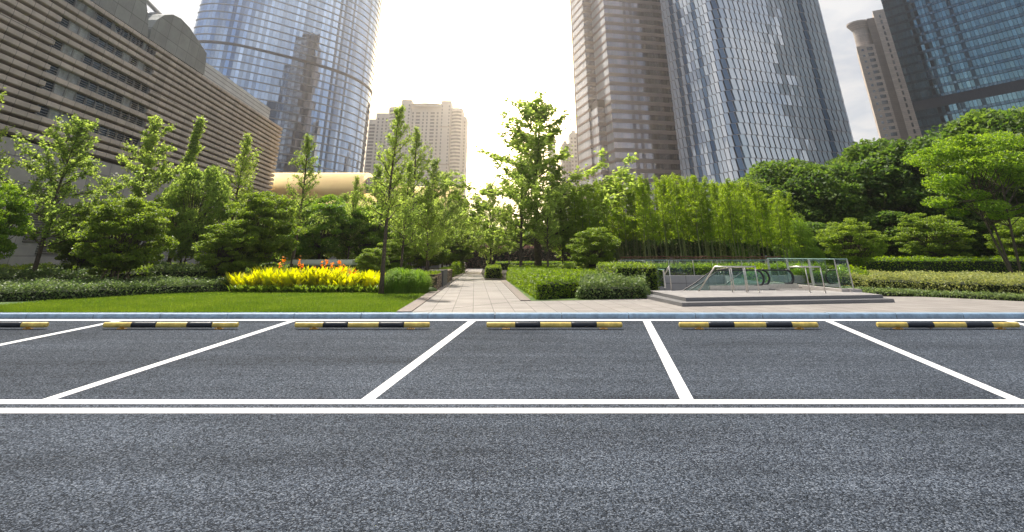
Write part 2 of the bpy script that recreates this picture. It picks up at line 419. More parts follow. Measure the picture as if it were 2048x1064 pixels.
# kerb: bullnosed bluestone, one stone after another
M['kerb'] = mat('bluestone', (.24, .345, .46), .5, noise=(5, .3), bump=(60, .3, .004))
b = MB(); L = 1.92; x = -60.0
prof = [(0, -.2), (0, -.035)]+[(.045-.045*math.cos(a), -.035+.035*math.sin(a)) for a in (PI/6, PI/3, PI/2)]+[(.30, .001), (.30, -.2)]
while x < 60:
    x1 = x+L-.022; n = len(b.v); j = rnd.uniform(-.003, .003)
    for xx in (x, x1): b.v += [(xx, DK+p[0]+j, p[1]+j) for p in prof]
    k = len(prof)
    for i in range(k-1): b.f.append((n+i, n+k+i, n+k+i+1, n+i+1)); b.mi.append(0)
    b.f.append(tuple(range(n, n+k))); b.f.append(tuple(range(n+2*k-1, n+k-1, -1))); b.mi += [0, 0]
    x += L
struct(b.build('kerb', M['kerb']))
b = MB(); b.box(-60, 60, DK+.012, DK+.29, -.2, -.045); struct(b.build('kerb_bed', M['stone_dark']))
# markings
def line(pts, name='road_marking'):
    b = MB(); b.poly(pts); return struct(b.build(name, M['white_line']))
def hline(y0, y1):
    a, c = R(1024, y0), R(1024, y1)
    line([(-45, a.y, road_z(a.y)+.004), (-45, c.y, road_z(c.y)+.004), (45, c.y, road_z(c.y)+.004), (45, a.y, road_z(a.y)+.004)][::1])
hline(638.6, 641.6); hline(799.5, 808.5); hline(816.5, 827)
for (tx, bx) in ((238-355, -540), (238, -540+0), (586, 96), (945, 735), (1293, 1374), (1656, 2030), (2015, 2665)):
    if (tx, bx) == (238-355, -540): continue
    a, c = R(tx, 641.6), R(bx, 799.5); wq = .105
    line([(a.x-wq, a.y, a.z+.004), (c.x-wq, c.y, c.z+.004), (c.x+wq, c.y, c.z+.004), (a.x+wq, a.y, a.z+.004)])

# pavement / path
gp = lambda px, py, z=.0: G(px, py, z)
E0 = G(822, 625); E1 = G(931, 545.5)
dirp = (E1-E0).normalized(); E2 = E1+dirp*30; E0b = Vector((E0.x, DK+.30, 0)); 
RR0 = G(1041, 602); RR1 = G(1001, 561); RR2 = G(970, 560.2); RR3 = G(962, 545.5); RR4 = RR3+dirp*30
b = MB()
def sheet(b, pts, z): b.poly([(p[0], p[1], z) for p in pts])
sheet(b, [E0b, (60, DK+.30, 0), (60, PIT[2], 0), (PIT[0]-.2, PIT[2], 0), RR0], -.001)
struct(b.build('pavement', M['paving']))
b = MB(); sheet(b, [E0b, RR0, RR1, RR2, RR3, RR4, E2, E1], .004); 
struct(b.build('path', M['paving']))
b = MB()
nrm = Vector((-dirp.y, dirp.x, 0))
b.prism([E0b+nrm*.42, E0b, E2, E2+nrm*.42][::-1][::-1], -.02, .03); struct(b.build('path_edge', M['edging']))
b = MB()
n2 = Vector((.93, -.36, 0))
rd = (RR1-RR0).normalized(); rn = Vector((rd.y, -rd.x, 0))
b.prism([RR0, RR0+rn*.38, RR1+rn*.38, RR1], -.02, .03); struct(b.build('path_edge', M['edging']))
# lawns
lawn_far = 40
b = MB(); sheet(b, [(-60, DK+.30, 0), (E0b.x-.42, DK+.30, 0), (E0b+nrm*.42+dirp*24), (-60, E0b.y+24, 0)], .006)
lawn = struct(b.build('lawn', M['lawn']))
BF = [RR0+rn*.38, G(1165, 600.5), G(1292, 597)]
b = MB(); sheet(b, [BF[0], BF[1], BF[2], (PIT[0]-.3, 26, 0), (PIT[0]-.3, 60, 0), (RR1+rn*.38)+Vector((0, 14, 0)), RR1+rn*.38], .006)
struct(b.build('lawn', M['lawn']))
RL = [Vector((PIT[1]+.3, PIT[2]+.1, 0)), G(1740, 586), G(1860, 590), G(2060, 599), G(2600, 612)]
b = MB(); sheet(b, RL+[(60, 70, 0), (PIT[1]+.3, 70, 0)], .006)
struct(b.build('lawn', M['lawn']))
# grass blades
def grass_blades(poly_fn, n, seed, x0, x1, y0, y1, hgt):
    r = np.random.default_rng(seed); x = r.uniform(x0, x1, n); y = y0+(y1-y0)*r.uniform(0, 1, n)**1.3
    k = poly_fn(x, y); x, y = x[k], y[k]; n = len(x)
    hh = hgt*r.uniform(.5, 1.3, n); a = r.uniform(0, 6.28, n); wv = .009
    dx, dy = np.cos(a)*wv, np.sin(a)*wv; lx, ly = r.normal(size=n)*.015, r.normal(size=n)*.015; z0 = np.zeros(n)
    v = np.stack([np.stack([x-dx, y-dy, z0], 1), np.stack([x+dx, y+dy, z0], 1), np.stack([x+dx*.3+lx, y+dy*.3+ly, hh], 1), np.stack([x-dx*.3+lx, y-dy*.3+ly, hh], 1)], 1).reshape(-1, 3)
    return v
ex = lambda y: E0b.x-.45+(y-E0b.y)*dirp.x/dirp.y
v = grass_blades(lambda x, y: x < ex(y), 150000, 3, -17, -2, DK+.3, 34, .055)
o = mesh_from_quads('grass', v, M['leaf_grass']); tag(o, 'short mown grass of the lawn left of the paved path', 'grass', kind='stuff')

# ================================================================== WHEEL STOPS
def wheel_stop(label, x0px, x1px, yb=658.2):
    a, c = R(x0px, yb), R(x1px, yb); L = (c-a).length; rr = .061
    root = empty('wheel_stop', ((a.x+c.x)/2, a.y, road_z(a.y)), label, 'wheel stop', 'yellow and black wheel stops along the kerb')
    zc = rr+.036
    def tub(f0, f1, r, name, m):
        b = MB(); x0, x1 = -L/2+L*f0, -L/2+L*f1; n = 7
        b.tube([(x0+(x1-x0)*i/n, 0, zc) for i in range(n+1)], r, 20)
        return b.build(name, m, root, False)
    b = MB(); e = .03
    b.tube([(-L/2-.012, 0, zc), (-L/2, 0, zc), (-L/2+.02, 0, zc), (L/2-.02, 0, zc), (L/2, 0, zc), (L/2+.012, 0, zc)], [rr*.7, rr*.93, rr, rr, rr*.93, rr*.7], 20)
    o = b.build('bar', M['yellow'], root); 
    for p in o.data.polygons: p.use_smooth = len(p.vertices) == 4
    for f0, f1 in ((.208, .395), (.624, .814)):
        t = tub(f0, f1, rr+.0025, 'black_band', M['black'])
        for p in t.data.polygons: p.use_smooth = len(p.vertices) == 4
    for f in (.14, .865):
        b = MB(); xx = -L/2+L*f
        b.box(xx-.10, xx+.10, -.07, .07, 0, .012)
        b.box(xx-.035, xx-.015, -.05, .05, .012, .06); b.box(xx+.015, xx+.035, -.05, .05, .012, .06)
        b.tube([(xx-.075, -.045, .012), (xx-.075, -.045, .032)], .014, 6); b.tube([(xx+.075, -.045, .012), (xx+.075, -.045, .032)], .014, 6)
        b.build('bracket', M['gold'], root)
    return root
wheel_stop('striped wheel stop cut off by the left edge of the photo', -178, 92)
wheel_stop('striped yellow and black wheel stop in front of the lawn, second from left', 206, 474)
wheel_stop('striped yellow and black wheel stop below the yellow flower bed, third from left', 590, 858)
wheel_stop('striped yellow and black wheel stop facing the mouth of the paved path', 974, 1244)
wheel_stop('striped yellow and black wheel stop facing the stone platform of the escalators', 1360, 1636)
wheel_stop('striped yellow and black wheel stop at the right edge, with fallen leaves beneath', 1757, 2039)
M['dead'] = mat('dead_leaf', (.34, .2, .14), .8, noise=(40, .3))
for i, (px, py, lb) in enumerate(((1833, 656, 'dry curled leaf under the rightmost wheel stop, the left one'), (1861, 658.5, 'pale dry leaf lying in front of the rightmost wheel stop, the middle one'), (1940, 655.5, 'dark dry leaf under the rightmost wheel stop, the right one'))):
    p = R(px, py); b = MB(); n = 10; pts = []
    for k in range(n):
        a = 2*PI*k/n; q = .075*(1+.35*math.cos(2*a)+rnd.uniform(-.15, .15)); pts.append((math.cos(a)*q, math.sin(a)*q*.6, .012+.03*abs(math.cos(a))+rnd.uniform(0, .01)))
    for k in range(n): b.poly([(0, 0, .006), pts[k], pts[(k+1) % n]])
    o = b.build('fallen_leaf', M['dead'], loc=tuple(p)); tag(o, lb, 'leaf', 'dry leaves on the asphalt')

# ================================================================== LOUVRED BUILDING (left)
P0 = G(60, 560); RZ = math.asin(.0602)
U = Vector((-math.sin(RZ), math.cos(RZ), 0)); NV = Vector((math.cos(RZ), math.sin(RZ), 0))
def fs(px, py):                                     # photo point -> (distance along the facade, height)
    x, y, z = ray(px, py); r = Vector((x, y, 0)); k = P0.dot(NV)/r.dot(NV)
    return ((r*k-P0).dot(U), H+z*k)
lb = empty('louvred_building', (P0.x, P0.y, 0), 'long grey brown building clad in horizontal stone louvres behind the trees at left', 'building', rz=RZ)
def stonemat(name, c, py, pz, mort=.6, offs=0.0, ms=.012, zoff=0):
    m = bpy.data.materials.new(name); m.use_nodes = True; T = NT(m.node_tree); b = T.n['Principled BSDF']
    t = T.add('ShaderNodeTexCoord').outputs['Object']; s = T.add('ShaderNodeSeparateXYZ', inp={0: t})
    cv = T.add('ShaderNodeCombineXYZ', inp={0: T.math('ADD', s.outputs[1], s.outputs[0]), 1: s.outputs[2], 2: 0.0})
    br = T.add('ShaderNodeTexBrick', offset=offs, inp={'Vector': cv.outputs[0], 'Color1': (*[q*.88 for q in c], 1), 'Color2': (*[q*1.1 for q in c], 1), 'Mortar': (*[q*mort for q in c], 1), 'Scale': 1.0, 'Brick Width': py, 'Row Height': pz, 'Mortar Size': ms})
    n = T.add('ShaderNodeTexNoise', inp={'Vector': t, 'Scale': .5, 'Detail': 6.0, 'Roughness': .7})
    lf = T.ramp(n.outputs[0], [(.3, .8), (.7, 1.15)])
    mul = T.add('ShaderNodeMix', data_type='RGBA', blend_type='MULTIPLY', inp={0: 1.0, 6: br.outputs[0], 7: lf}).outputs[2]
    T.l.new(mul, b.inputs['Base Color']); b.inputs['Roughness'].default_value = .75; return m
M['louvre'] = stonemat('louvre_stone', (.56, .475, .41), 1.35, 7.7, .42, ms=.03)
M['wallstone'] = stonemat('wall_stone', (.40, .375, .36), 2.6, 1.5, .5, ms=.03)
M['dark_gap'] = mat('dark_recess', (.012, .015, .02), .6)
M['dark_glass'] = glassmat('dark_window_glass', (.06, .09, .105), .05, .6)
M['blind'] = mat('drawn_blind', (.42, .45, .45), .5, noise=(1.5, .5))
M['drum'] = stonemat('metal_panel', (.27, .28, .27), 2.1, 1.5, .5, ms=.03)
M['rail_metal'] = mat('pale_metal', (.42, .42, .42), .4, .6)
M['pale_clad'] = stonemat('pale_cladding', (.55, .56, .56), 40, .5, .45, ms=.06)
s_near = -40.0; s_far, z_roof = fs(562, 262)
_, zb1 = fs(0, 268); s_mid, _ = fs(413, 250)
zr = z_roof+.5
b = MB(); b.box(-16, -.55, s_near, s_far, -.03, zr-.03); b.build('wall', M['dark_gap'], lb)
b = MB(); b.box(-.55, .12, s_near, s_mid, -.03, zb1-.1); b.box(-.55, .12, s_mid, s_far-.02, -.03, zb1-4.6)
b.box(-16, -.55, s_far, s_far+.3, -.03, zr-.6); b.build('stone_base', M['wallstone'], lb)
PT = .577; wins = []
for (lx, ly, rx, ry) in ((125, 6, 311, 95), (113, 53, 309, 122), (103, 88, 301, 165), (92, 142, 297, 198), (81, 180, 289, 243), (69, 236, 284, 268)):
    s0, z0 = fs(lx, ly); s1, z1 = fs(rx, ry); wins.append((s0+.0, s1, (z0+z1)/2))
s0, z0 = fs(150, -62); s1, z1 = fs(318, 40); wins.append((s0, s1, (z0+z1)/2))
WH = .784
z = zr-.42; rows = []
while z > zb1-4.6: rows.append(z); z -= PT
snap = []
for (a, c, wz) in wins:
    i = min(range(1, len(rows)-1), key=lambda i: abs(rows[i]+.37-wz)); snap.append((a, c, rows[i-1]+.0))
wins = snap
for z in rows:
    segs = [(s_near, s_far)] if z > zb1-.1 else [(s_mid, s_far)]
    for (a, c, wz) in wins:
        if z+.3 > wz-WH and z+.1 < wz:
            ns = []
            for (p, q) in segs:
                if c < p or a > q: ns.append((p, q)); continue
                if a > p: ns.append((p, a))
                if c < q: ns.append((c, q))
            segs = ns
    b = MB()
    for (p, q) in segs:
        if q-p > .1:
            pr = [(-.55, 0.0), (.14, 0.0), (.20, .04), (.20, .33), (.14, .37), (-.55, .37)]
            n = len(b.v)
            for yy in (p, q): b.v += [(u, yy, z+v) for u, v in pr]
            for i in range(6):
                j = (i+1) % 6; b.f.append((n+i, n+6+i, n+6+j, n+j)); b.mi.append(0)
            b.f.append(tuple(range(n+5, n-1, -1))); b.f.append(tuple(range(n+6, n+12))); b.mi += [0, 0]
    b.build('louvre', M['louvre'], lb)
for (a, c, wz) in wins:
    n = max(4, int((c-a)/1.15)); b = MB(); st = (c-a)/n
    for i in range(n):
        e = rnd.uniform(-.01, .01)
        b.quad((-.12+e, a+i*st+.03, wz-WH+.02), (-.12, a+(i+1)*st-.03, wz-WH+.02), (-.12-e, a+(i+1)*st-.03, wz-.02), (-.12, a+i*st+.03, wz-.02), 1 if (i in (1, 2) or rnd.random() < .03) else 0)
    wo = b.build('ribbon_window', [M['dark_glass'], M['blind']], lb)
    b = MB()
    for i in range(n+1): b.box(-.11, -.05, a+i*st-.015, a+i*st+.015, wz-WH, wz)
    for f in (.28, .5, .72): b.box(.02, .05, a, c, wz-WH+WH*f-.009, wz-WH+WH*f+.009)
    for i in range(0, n+1): b.box(.0, .04, a+i*st-.014, a+i*st+.014, wz-WH, wz-.2)
    b.build('guard_rail', M['rail_metal'], wo)
    b = MB(); b.box(-.25, .16, a-.1, c+.1, wz-WH+.003, wz-WH+.05); b.build('sill', M['wallstone'], wo)
for (x0, y0, x1, y1) in ((62, 372, 100, 385), (75, 400, 215, 420), (55, 425, 215, 447), (50, 455, 150, 475), (75, 480, 160, 505)):
    sa, za = fs(x0, y0); sb, zb_ = fs(x1, y1); b = MB(); zt = za; k = 6
    for i in range(k): b.box(.12, .17, sa, sb, zt-.9+i*.15, zt-.9+i*.15+.08)
    b.build('vent_grille', M['stone_dark'], lb)
# barrel drums breaking through the roof and the truss beside them
def drum(pts, x0, x1):
    P = [fs(*p) for p in pts]; b = MB(); n = len(P)
    b.poly([(x1, s, z) for s, z in P]); b.poly([(x0, s, z) for s, z in P][::-1])
    for i in range(n):
        j = (i+1) % n; b.quad((x1, *P[i]), (x0, *P[i]), (x0, *P[j]), (x1, *P[j]))
    return b.build('roof_drum', M['drum'], lb)
drum([(414, 150), (306, 78), (309, 58), (320, 40), (336, 30), (352, 29), (368, 37), (386, 56), (404, 84), (419, 107)], -12, -.3)
drum([(303, 76), (195, 4), (200, -60), (225, -110), (262, -90), (285, -50), (297, -10), (303, 30)], -12, -.3)
b = MB()
for p, q, r in (((300, 27), (360, 28), .14), ((325, -8), (366, 36), .20)):
    a, c = fs(*p), fs(*q); b.tube([(-2, a[0], a[1]), (-2, c[0], c[1])], r, 8)
b.build('roof_truss', M['rail_metal'], lb)
sa, za = fs(418, 118); sc_, zc_ = fs(560, 228)
b = MB(); b.box(-10, -1.2, sa-3, sc_-1, zr-.5, (za+zc_)/2+.4); b.build('upper_storey', M['pale_clad'], lb)
b = MB(); b.box(-16, -1.0, s_near, s_far-1, zr-.03, zr+.1); b.build('roof', M['stone_dark'], lb)

# ================================================================== TOWERS
def hdir(vpx):                                      # horizontal direction vanishing at column vpx
    v = Vector(((vpx-1024)/1228., 1, 0)); return v.normalized()
def hit(o, u, px, py):                              # sight line through (px,py) meets vertical plane o + s u
    x, y, z = ray(px, py); n = Vector((-u.y, u.x, 0)); k = o.dot(n)/Vector((x, y, 0)).dot(n)
    p = Vector((x*k, y*k, 0)); return (p-o).dot(u), H+z*k
def face_floor(b, o, u, s0, s1, z0, z1, w_, tilt=.02, out=0.0, mi=0, gap=.04):
    """row of glass panes on a vertical plane, each a little out of true"""
    n = max(1, round((s1-s0)/w_)); st = (s1-s0)/n; nv = Vector((u.y, -u.x, 0))
    for i in range(n):
        a = s0+i*st+gap; c = s0+(i+1)*st-gap; t = [rnd.gauss(0, tilt) for _ in range(3)]
        q = lambda s, z, e: Vector((o.x, o.y, 0))+u*s+nv*(out+e)+Vector((0, 0, z))
        b.quad(q(a, z0, t[0]), q(c, z0, t[1]), q(c, z1, t[1]+t[2]), q(a, z1, t[0]+t[2]), mi)

# ---- rounded blue glass tower
k = 110.
plan = [(-1.536, 2.516), (-1.51, 2.488), (-1.445, 2.478), (-1.37, 2.498), (-1.304, 2.535), (-1.2, 2.638), (-1.092, 2.756), (-.981, 2.908), (-.911, 3.048), (-.875, 3.19), (-.866, 3.33), (-.90, 3.46), (-1.0, 3.54), (-1.15, 3.5), (-1.3, 3.3), (-1.42, 3.1), (-1.53, 2.85), (-1.562, 2.65)]
pl = [Vector((a*k, c*k, 0)) for a, c in plan]
def catmull(P, n):
    out = []; m_ = len(P)
    for i in range(m_):
        a, b_, c, d = P[i-1], P[i], P[(i+1) % m_], P[(i+2) % m_]
        for j in range(n):
            t = j/n; out.append(.5*((2*b_)+(c-a)*t+(2*a-5*b_+4*c-d)*t*t+(3*b_-a-3*c+d)*t**3))
    return out
fine = catmull(pl, 24)
def resample(P, step):
    P = P+[P[0]]; out = [P[0]]; acc = 0
    for a, c in zip(P, P[1:]):
        L = (c-a).length; 
        while acc+L >= step:
            t = (step-acc)/L; a = a+(c-a)*t; L = (c-a).length; acc = 0; out.append(a.copy())
        acc += L
    return out
ring = resample(fine, 1.9)
ctr = sum(ring, Vector())/len(ring)
M['tower_blue'] = glassmat('blue_tower_glass', (.38, .48, .63), .035, .40, frac=.08, dark=(.10, .13, .18))
M['tower_blue2'] = glassmat('clear_corner_glass', (.62, .70, .80), .05, .2, frac=.25, dark=(.2, .24, .3))
M['band'] = mat('tower_ledge', (.30, .29, .30), .45, .5)
M['bandd'] = mat('tower_dark_ledge', (.06, .045, .045), .5)
M['shade'] = mat('tower_interior', (.05, .06, .08), .6)
tw = empty('round_glass_tower', (ctr.x, ctr.y, 0), 'rounded blue glass tower with dark belt ledges rising behind the louvred building', 'skyscraper')
ringl = [p-ctr for p in ring]; FH = 4.35; zt = 0; nfl = 50; nr = len(ringl)
zb_ = H+k                                           # height of the lower-left belt ledge
off = zb_ % FH
def ringband(z0, z1, f, name, m):
    b = MB(); n = len(b.v)
    for zz_ in (z0, z1):
        for p in ringl: q = p*(1+f/p.length); b.v.append((q.x, q.y, zz_))
    for i in range(nr):
        j = (i+1) % nr; b.f.append((i, j, nr+j, nr+i)[::-1]); b.mi.append(0)
    b.f.append(tuple(range(nr))); b.f.append(tuple(range(2*nr-1, nr-1, -1))); b.mi += [0, 0]
    return b.build(name, m, tw)
lens = [p.length for p in ringl]
for fl in range(nfl):
    z0 = off-FH+fl*FH; b = MB()
    if z0 < 0: continue
    for i in range(nr):
        j = (i+1) % nr; p, q = ringl[i], ringl[j]; d = (q-p).normalized(); nn = Vector((d.y, -d.x, 0))
        if nn.dot(p) < 0: nn = -nn
        t = [rnd.gauss(0, .012) for _ in range(3)]
        a = p+d*.05+nn*t[0]; c = q-d*.05+nn*t[1]
        zz0, zz1 = z0+.28, z0+FH-.28
        b.quad((a.x, a.y, zz0), (c.x, c.y, zz0), (c.x+nn.x*t[2], c.y+nn.y*t[2], zz1), (a.x+nn.x*t[2], a.y+nn.y*t[2], zz1), 0)
    b.build('window_band', M['tower_blue'], tw)
    thick = abs((z0+FH-zb_) % 1e9) < .1 or abs(z0+FH-zb_+2*FH) < .1
    if thick: ringband(z0+FH-.55, z0+FH+.55, 1.0, 'belt_ledge', M['bandd'])
    else: ringband(z0+FH-.24, z0+FH+.24, .45, 'floor_ledge', M['band'])
ringband(-.03, off+(nfl-1)*FH-.1, -.35, 'core', M['shade'])

# ---- brown stepped tower
M['brown_spandrel'] = mat('brown_cladding', (.28, .215, .19), .45, .2, noise=(.3, .15))
M['brown_glass'] = glassmat('brown_window_glass', (.36, .32, .33), .07, .3, .75, frac=.25, dark=(.14, .11, .11))
M['silver_glass'] = glassmat('silver_side_glass', (.74, .70, .66), .18, .12, .35)
M['bronze_line'] = mat('bronze_louvre_line', (.30, .20, .16), .5, .4)
uL = hdir(755); uR = Vector((uL.y, -uL.x, 0))
def seg_tower(name_root, o, u, L, depth_u, depth, htop, fh, mats, z0=0, root=None, panew=1.6, spand=.42, lip=.12, tilt=.015, lines=0, first=True):
    """one wall of a tower: per floor a spandrel strip and a row of panes"""
    nf = int((htop-z0)/fh); nv = Vector((u.y, -u.x, 0)); org = o-root.location
    for f in range(nf):
        zz0 = z0+f*fh; b = MB()
        face_floor(b, org, u, 0, L, zz0+fh*spand, zz0+fh-.03, panew, tilt, .02)
        b.build('window_band', mats[1], root)
        s = MB(); s.obox(org+nv*-.1+Vector((0, 0, zz0)), u*L, nv*(lip+.1), Vector((0, 0, fh*spand-.02)))
        for q in range(lines): s.obox(org+nv*lip+Vector((0, 0, zz0+fh*spand*(q+.3)/lines)), u*L, nv*.12, Vector((0, 0, .10)))
        s.build('spandrel', mats[0], root)
oA = Vector((45, 250, 0)); BT = 175
bt = empty('brown_tower', (oA.x, oA.y, 0), 'brown office tower with stepped silver side left of the diagonal glass tower', 'skyscraper')
M['brown_core'] = mat('brown_core', (.11, .08, .07), .7)
def core(o, L, depth, ztop, root, m, uL=None, uR=None, z0=-.03):
    b = MB(); org = o-root.location; e = .04
    b.obox(org+uL*e+uR*e+Vector((0, 0, z0)), uR*(L-2*e), uL*(depth-2*e), Vector((0, 0, ztop-z0))); b.build('core', m, root)
core(oA, 50, 50, BT+.2, bt, M['brown_core'], uL, uR)
FHb = 4.3
seg_tower('A', oA, uR, 50, 0, 0, BT, FHb, (M['brown_spandrel'], M['brown_glass']), root=bt, lines=2)
# silver side walls (outward normal is -uR), so walk them from the far end
pB = oA+uL*17; pB2 = pB-uR*4.6; pC = oA+uL*7.75; pC2 = pC-uR*3.7; CH = hit(pC, uR, 1200, 199)[1]
seg_tower('A', oA+uL*17, -uL, 17, 0, 0, BT, FHb, (M['bronze_line'], M['silver_glass']), root=bt, panew=1.9, spand=.25, lip=.2)
core(pB2, 4.6, 20, BT, bt, M['brown_core'], uL, uR)
seg_tower('B', pB2, uR, 4.6, 0, 0, BT, FHb, (M['brown_spandrel'], M['brown_glass']), root=bt, lines=2)
seg_tower('B', pB2+uL*18, -uL, 18, 0, 0, BT, FHb, (M['bronze_line'], M['silver_glass']), root=bt, panew=1.9, spand=.25, lip=.2)
core(pC2, 3.7+.1, 27, CH, bt, M['brown_core'], uL, uR)
seg_tower('C', pC2, uR, 3.7, 0, 0, CH, FHb, (M['brown_spandrel'], M['brown_glass']), root=bt, lines=2)
seg_tower('C', pC2+uL*27, -uL, 27, 0, 0, CH, FHb, (M['bronze_line'], M['silver_glass']), root=bt, panew=1.9, spand=.25, lip=.2)

# ---- tower of slanting shingled panes
M['shingle'] = glassmat('pale_shingle_glass', (.86, .93, .99), .08, .22, .45, frac=.22, dark=(.14, .22, .32))
M['back_pane'] = glassmat('dark_back_glass', (.16, .22, .27), .08, .5, frac=.3, dark=(.05, .06, .07))
M['fin'] = mat('bronze_fin', (.42, .36, .34), .45, .2)
M['gcore'] = mat('glass_tower_core', (.04, .05, .06), .6)
oG = Vector((88, 220, 0)); gR = hdir(4500); gL = hdir(590); GT = 165; FG = 4.5
gt = empty('diagonal_glass_tower', (oG.x, oG.y, 0), 'silver blue glass tower with slanting fin pattern, tallest at centre right', 'skyscraper')
fillet = 5.0
def gpath():
    pts = [oG+gL*48]; 
    a = oG+gL*fillet; c = oG+gR*fillet; pts.append(a)
    for i in range(1, 6):
        t = i/6; pts.append(a*(1-t)**2+oG*2*t*(1-t)+c*t*t)
    pts.append(c); e = oG+gR*(62.7-4); pts.append(e)
    e2 = oG+gR*62.7
    for i in range(1, 4):
        t = i/4; pts.append(e*(1-t)**2+e2*2*t*(1-t)+(e2+gL*4)*t*t)
    pts.append(e2+gL*4); pts.append(e2+gL*40)
    return pts
gp_ = gpath(); step = 2.65; line_ = []
acc = 0; a = gp_[0]; line_.append(a.copy())
for c in gp_[1:]:
    L = (c-a).length
    while acc+L >= step:
        t = (step-acc)/L; a = a+(c-a)*t; L = (c-a).length; acc = 0; line_.append(a.copy())
    acc += L; a = c
line_ = [p-oG for p in line_]
b = MB(); pp = [p*1.0 for p in line_]; cc = sum(pp, Vector())/len(pp)
ins = [(p+(cc-p).normalized()*.5) for p in pp]
b.prism([(p.x, p.y) for p in ins], -.03, GT+.5); b.build('core', M['gcore'], gt)
for f in range(int(GT/FG)):
    z0 = f*FG; z1 = z0+FG; b = MB(); fb = MB(); db = MB()
    for i in range(len(line_)-1):
        p, q = line_[i], line_[i+1]; d = q-p; w_ = d.length; d = d/w_; nn = Vector((d.y, -d.x, 0))
        q_ = lambda s, z, o_: p+d*(s*w_)+nn*o_+Vector((0, 0, z))
        j = rnd.gauss(0, .03); j2 = rnd.gauss(0, .02); sl_ = rnd.uniform(-.03, .03)
        db.quad(q_(.02, z0+.15, -.12+j2), q_(.98, z0+.15, -.12-j2), q_(.98, z1-.1, -.12), q_(.02, z1-.1, -.12))
        left = d.dot(gL) < -.5; oa, ob = (.40, .0) if left else (.02, .24)
        b.quad(q_(.30+sl_, z0+.14, oa), q_(.98, z0+.14, ob+j), q_(.72, z1-.10, ob+j), q_(.02, z1-.10, oa+j2))
        fb.obox(q_(.985, z0, -.1), d*.10, nn*(.16 if left else .36), d*(-.28*w_)+Vector((0, 0, FG-.06)))
    fb.v += []
    for i in range(len(line_)-1):
        p, q = line_[i], line_[i+1]; d = (q-p); nn = Vector((d.y, -d.x, 0)).normalized()
        fb.obox(p+Vector((0, 0, z1-.12))-nn*.15, d, nn*.3, Vector((0, 0, .2)))
    w1 = b.build('window_band', M['shingle'], gt); db.build('back_pane', M['back_pane'], w1); fb.build('fin', M['fin'], w1)

# ---- dark teal tower at the right
M['teal'] = glassmat('teal_tower_glass', (.17, .29, .33), .05, .25, frac=.22, dark=(.045, .07, .085))
M['teal_sp'] = glassmat('teal_spandrel_glass', (.10, .16, .20), .09, .2)
M['teal_dark'] = mat('teal_dark_belt', (.035, .04, .05), .4, .3)
uT = hdir(350); dT = 240
x_, y_, z_ = ray(1762, 0); oT = Vector((x_/y_*dT, dT, 0)); TT = 165; FT = 3.9
tt = empty('dark_glass_tower', (oT.x, oT.y, 0), 'dark teal glass tower leaning out of the top right corner', 'skyscraper')
nT = Vector((uT.y, -uT.x, 0)); LT = 115
wd_ = -uT                                            # walk from the far left edge towards the camera
zbelt = hit(oT, uT, 1900, 200)[1]
b = MB(); nI = Vector((-wd_.y, wd_.x, 0)); b.obox(nI*.3+wd_*.05+Vector((0, 0, -.03)), wd_*(LT-.1), nI*40, Vector((0, 0, TT))); b.build('core', M['gcore'], tt)
for f in range(int(TT/FT)):
    z0 = f*FT; zc_ = z0+FT/2
    if abs(zc_-zbelt) < FT*.75:
        s = MB(); s.obox(Vector((0, 0, z0)), wd_*LT, -nI*.1, Vector((0, 0, FT-.02))); s.build('plant_belt', M['teal_dark'], tt); continue
    b = MB(); face_floor(b, Vector((0, 0, 0)), wd_, 0, LT, z0+1.25, z0+FT-.08, 1.45, .012, .02)
    w1 = b.build('window_band', M['teal'], tt)
    s = MB(); face_floor(s, Vector((0, 0, 0)), wd_, 0, LT, z0+.1, z0+1.17, 1.45, .008, .02); s.build('spandrel', M['teal_sp'], w1)
b = MB()
for i in range(0, int(LT/1.45)+1): b.obox(wd_*(i*LT/round(LT/1.45))-wd_*.04+Vector((0, 0, 0)), wd_*.08, -nI*.14, Vector((0, 0, TT)))
b.build('mullion', M['teal_dark'], tt)

# ---- beige tower between them
M['beige'] = stonemat('beige_stone', (.50, .42, .36), 6.0, 1.1, .72, ms=.12)
M['beige_dark'] = stonemat('brown_stone', (.20, .155, .13), 60, 1.1, .8, ms=.14)
M['win_dark'] = glassmat('window_glass', (.10, .12, .14), .1, .5)
oB = at(1713.7, 98, 330); oB.z = 0; bR = Vector((1, -.6, 0)).normalized(); bg_ = empty('beige_tower', (oB.x, oB.y, 0), 'slim beige stone tower with flared crown wedged left of the dark tower', 'skyscraper')
bD = Vector((-bR.y, bR.x, 0)); bN = -bD
z_l = hit(oB, bR, 1716, 93)[1]; z_m = hit(oB, bR, 1752, 33)[1]; z_r = hit(oB, bR, 1772, 18)[1]
def slab(s0, s1, d0, d1, z0, z1, m, name):
    b = MB(); b.obox(bR*s0+bD*d0+Vector((0, 0, z0)), bR*(s1-s0), bD*(d1-d0), Vector((0, 0, z1-z0))); return b.build(name, m, bg_)
slab(0, 9.6, 0, 22, -.03, z_l, M['beige'], 'wall'); slab(9.6, 13.6, 1.2, 22, -.03, z_m, M['beige_dark'], 'recess_wall')
slab(13.6, 28, -.8, 22, -.03, z_r, M['beige'], 'wall')
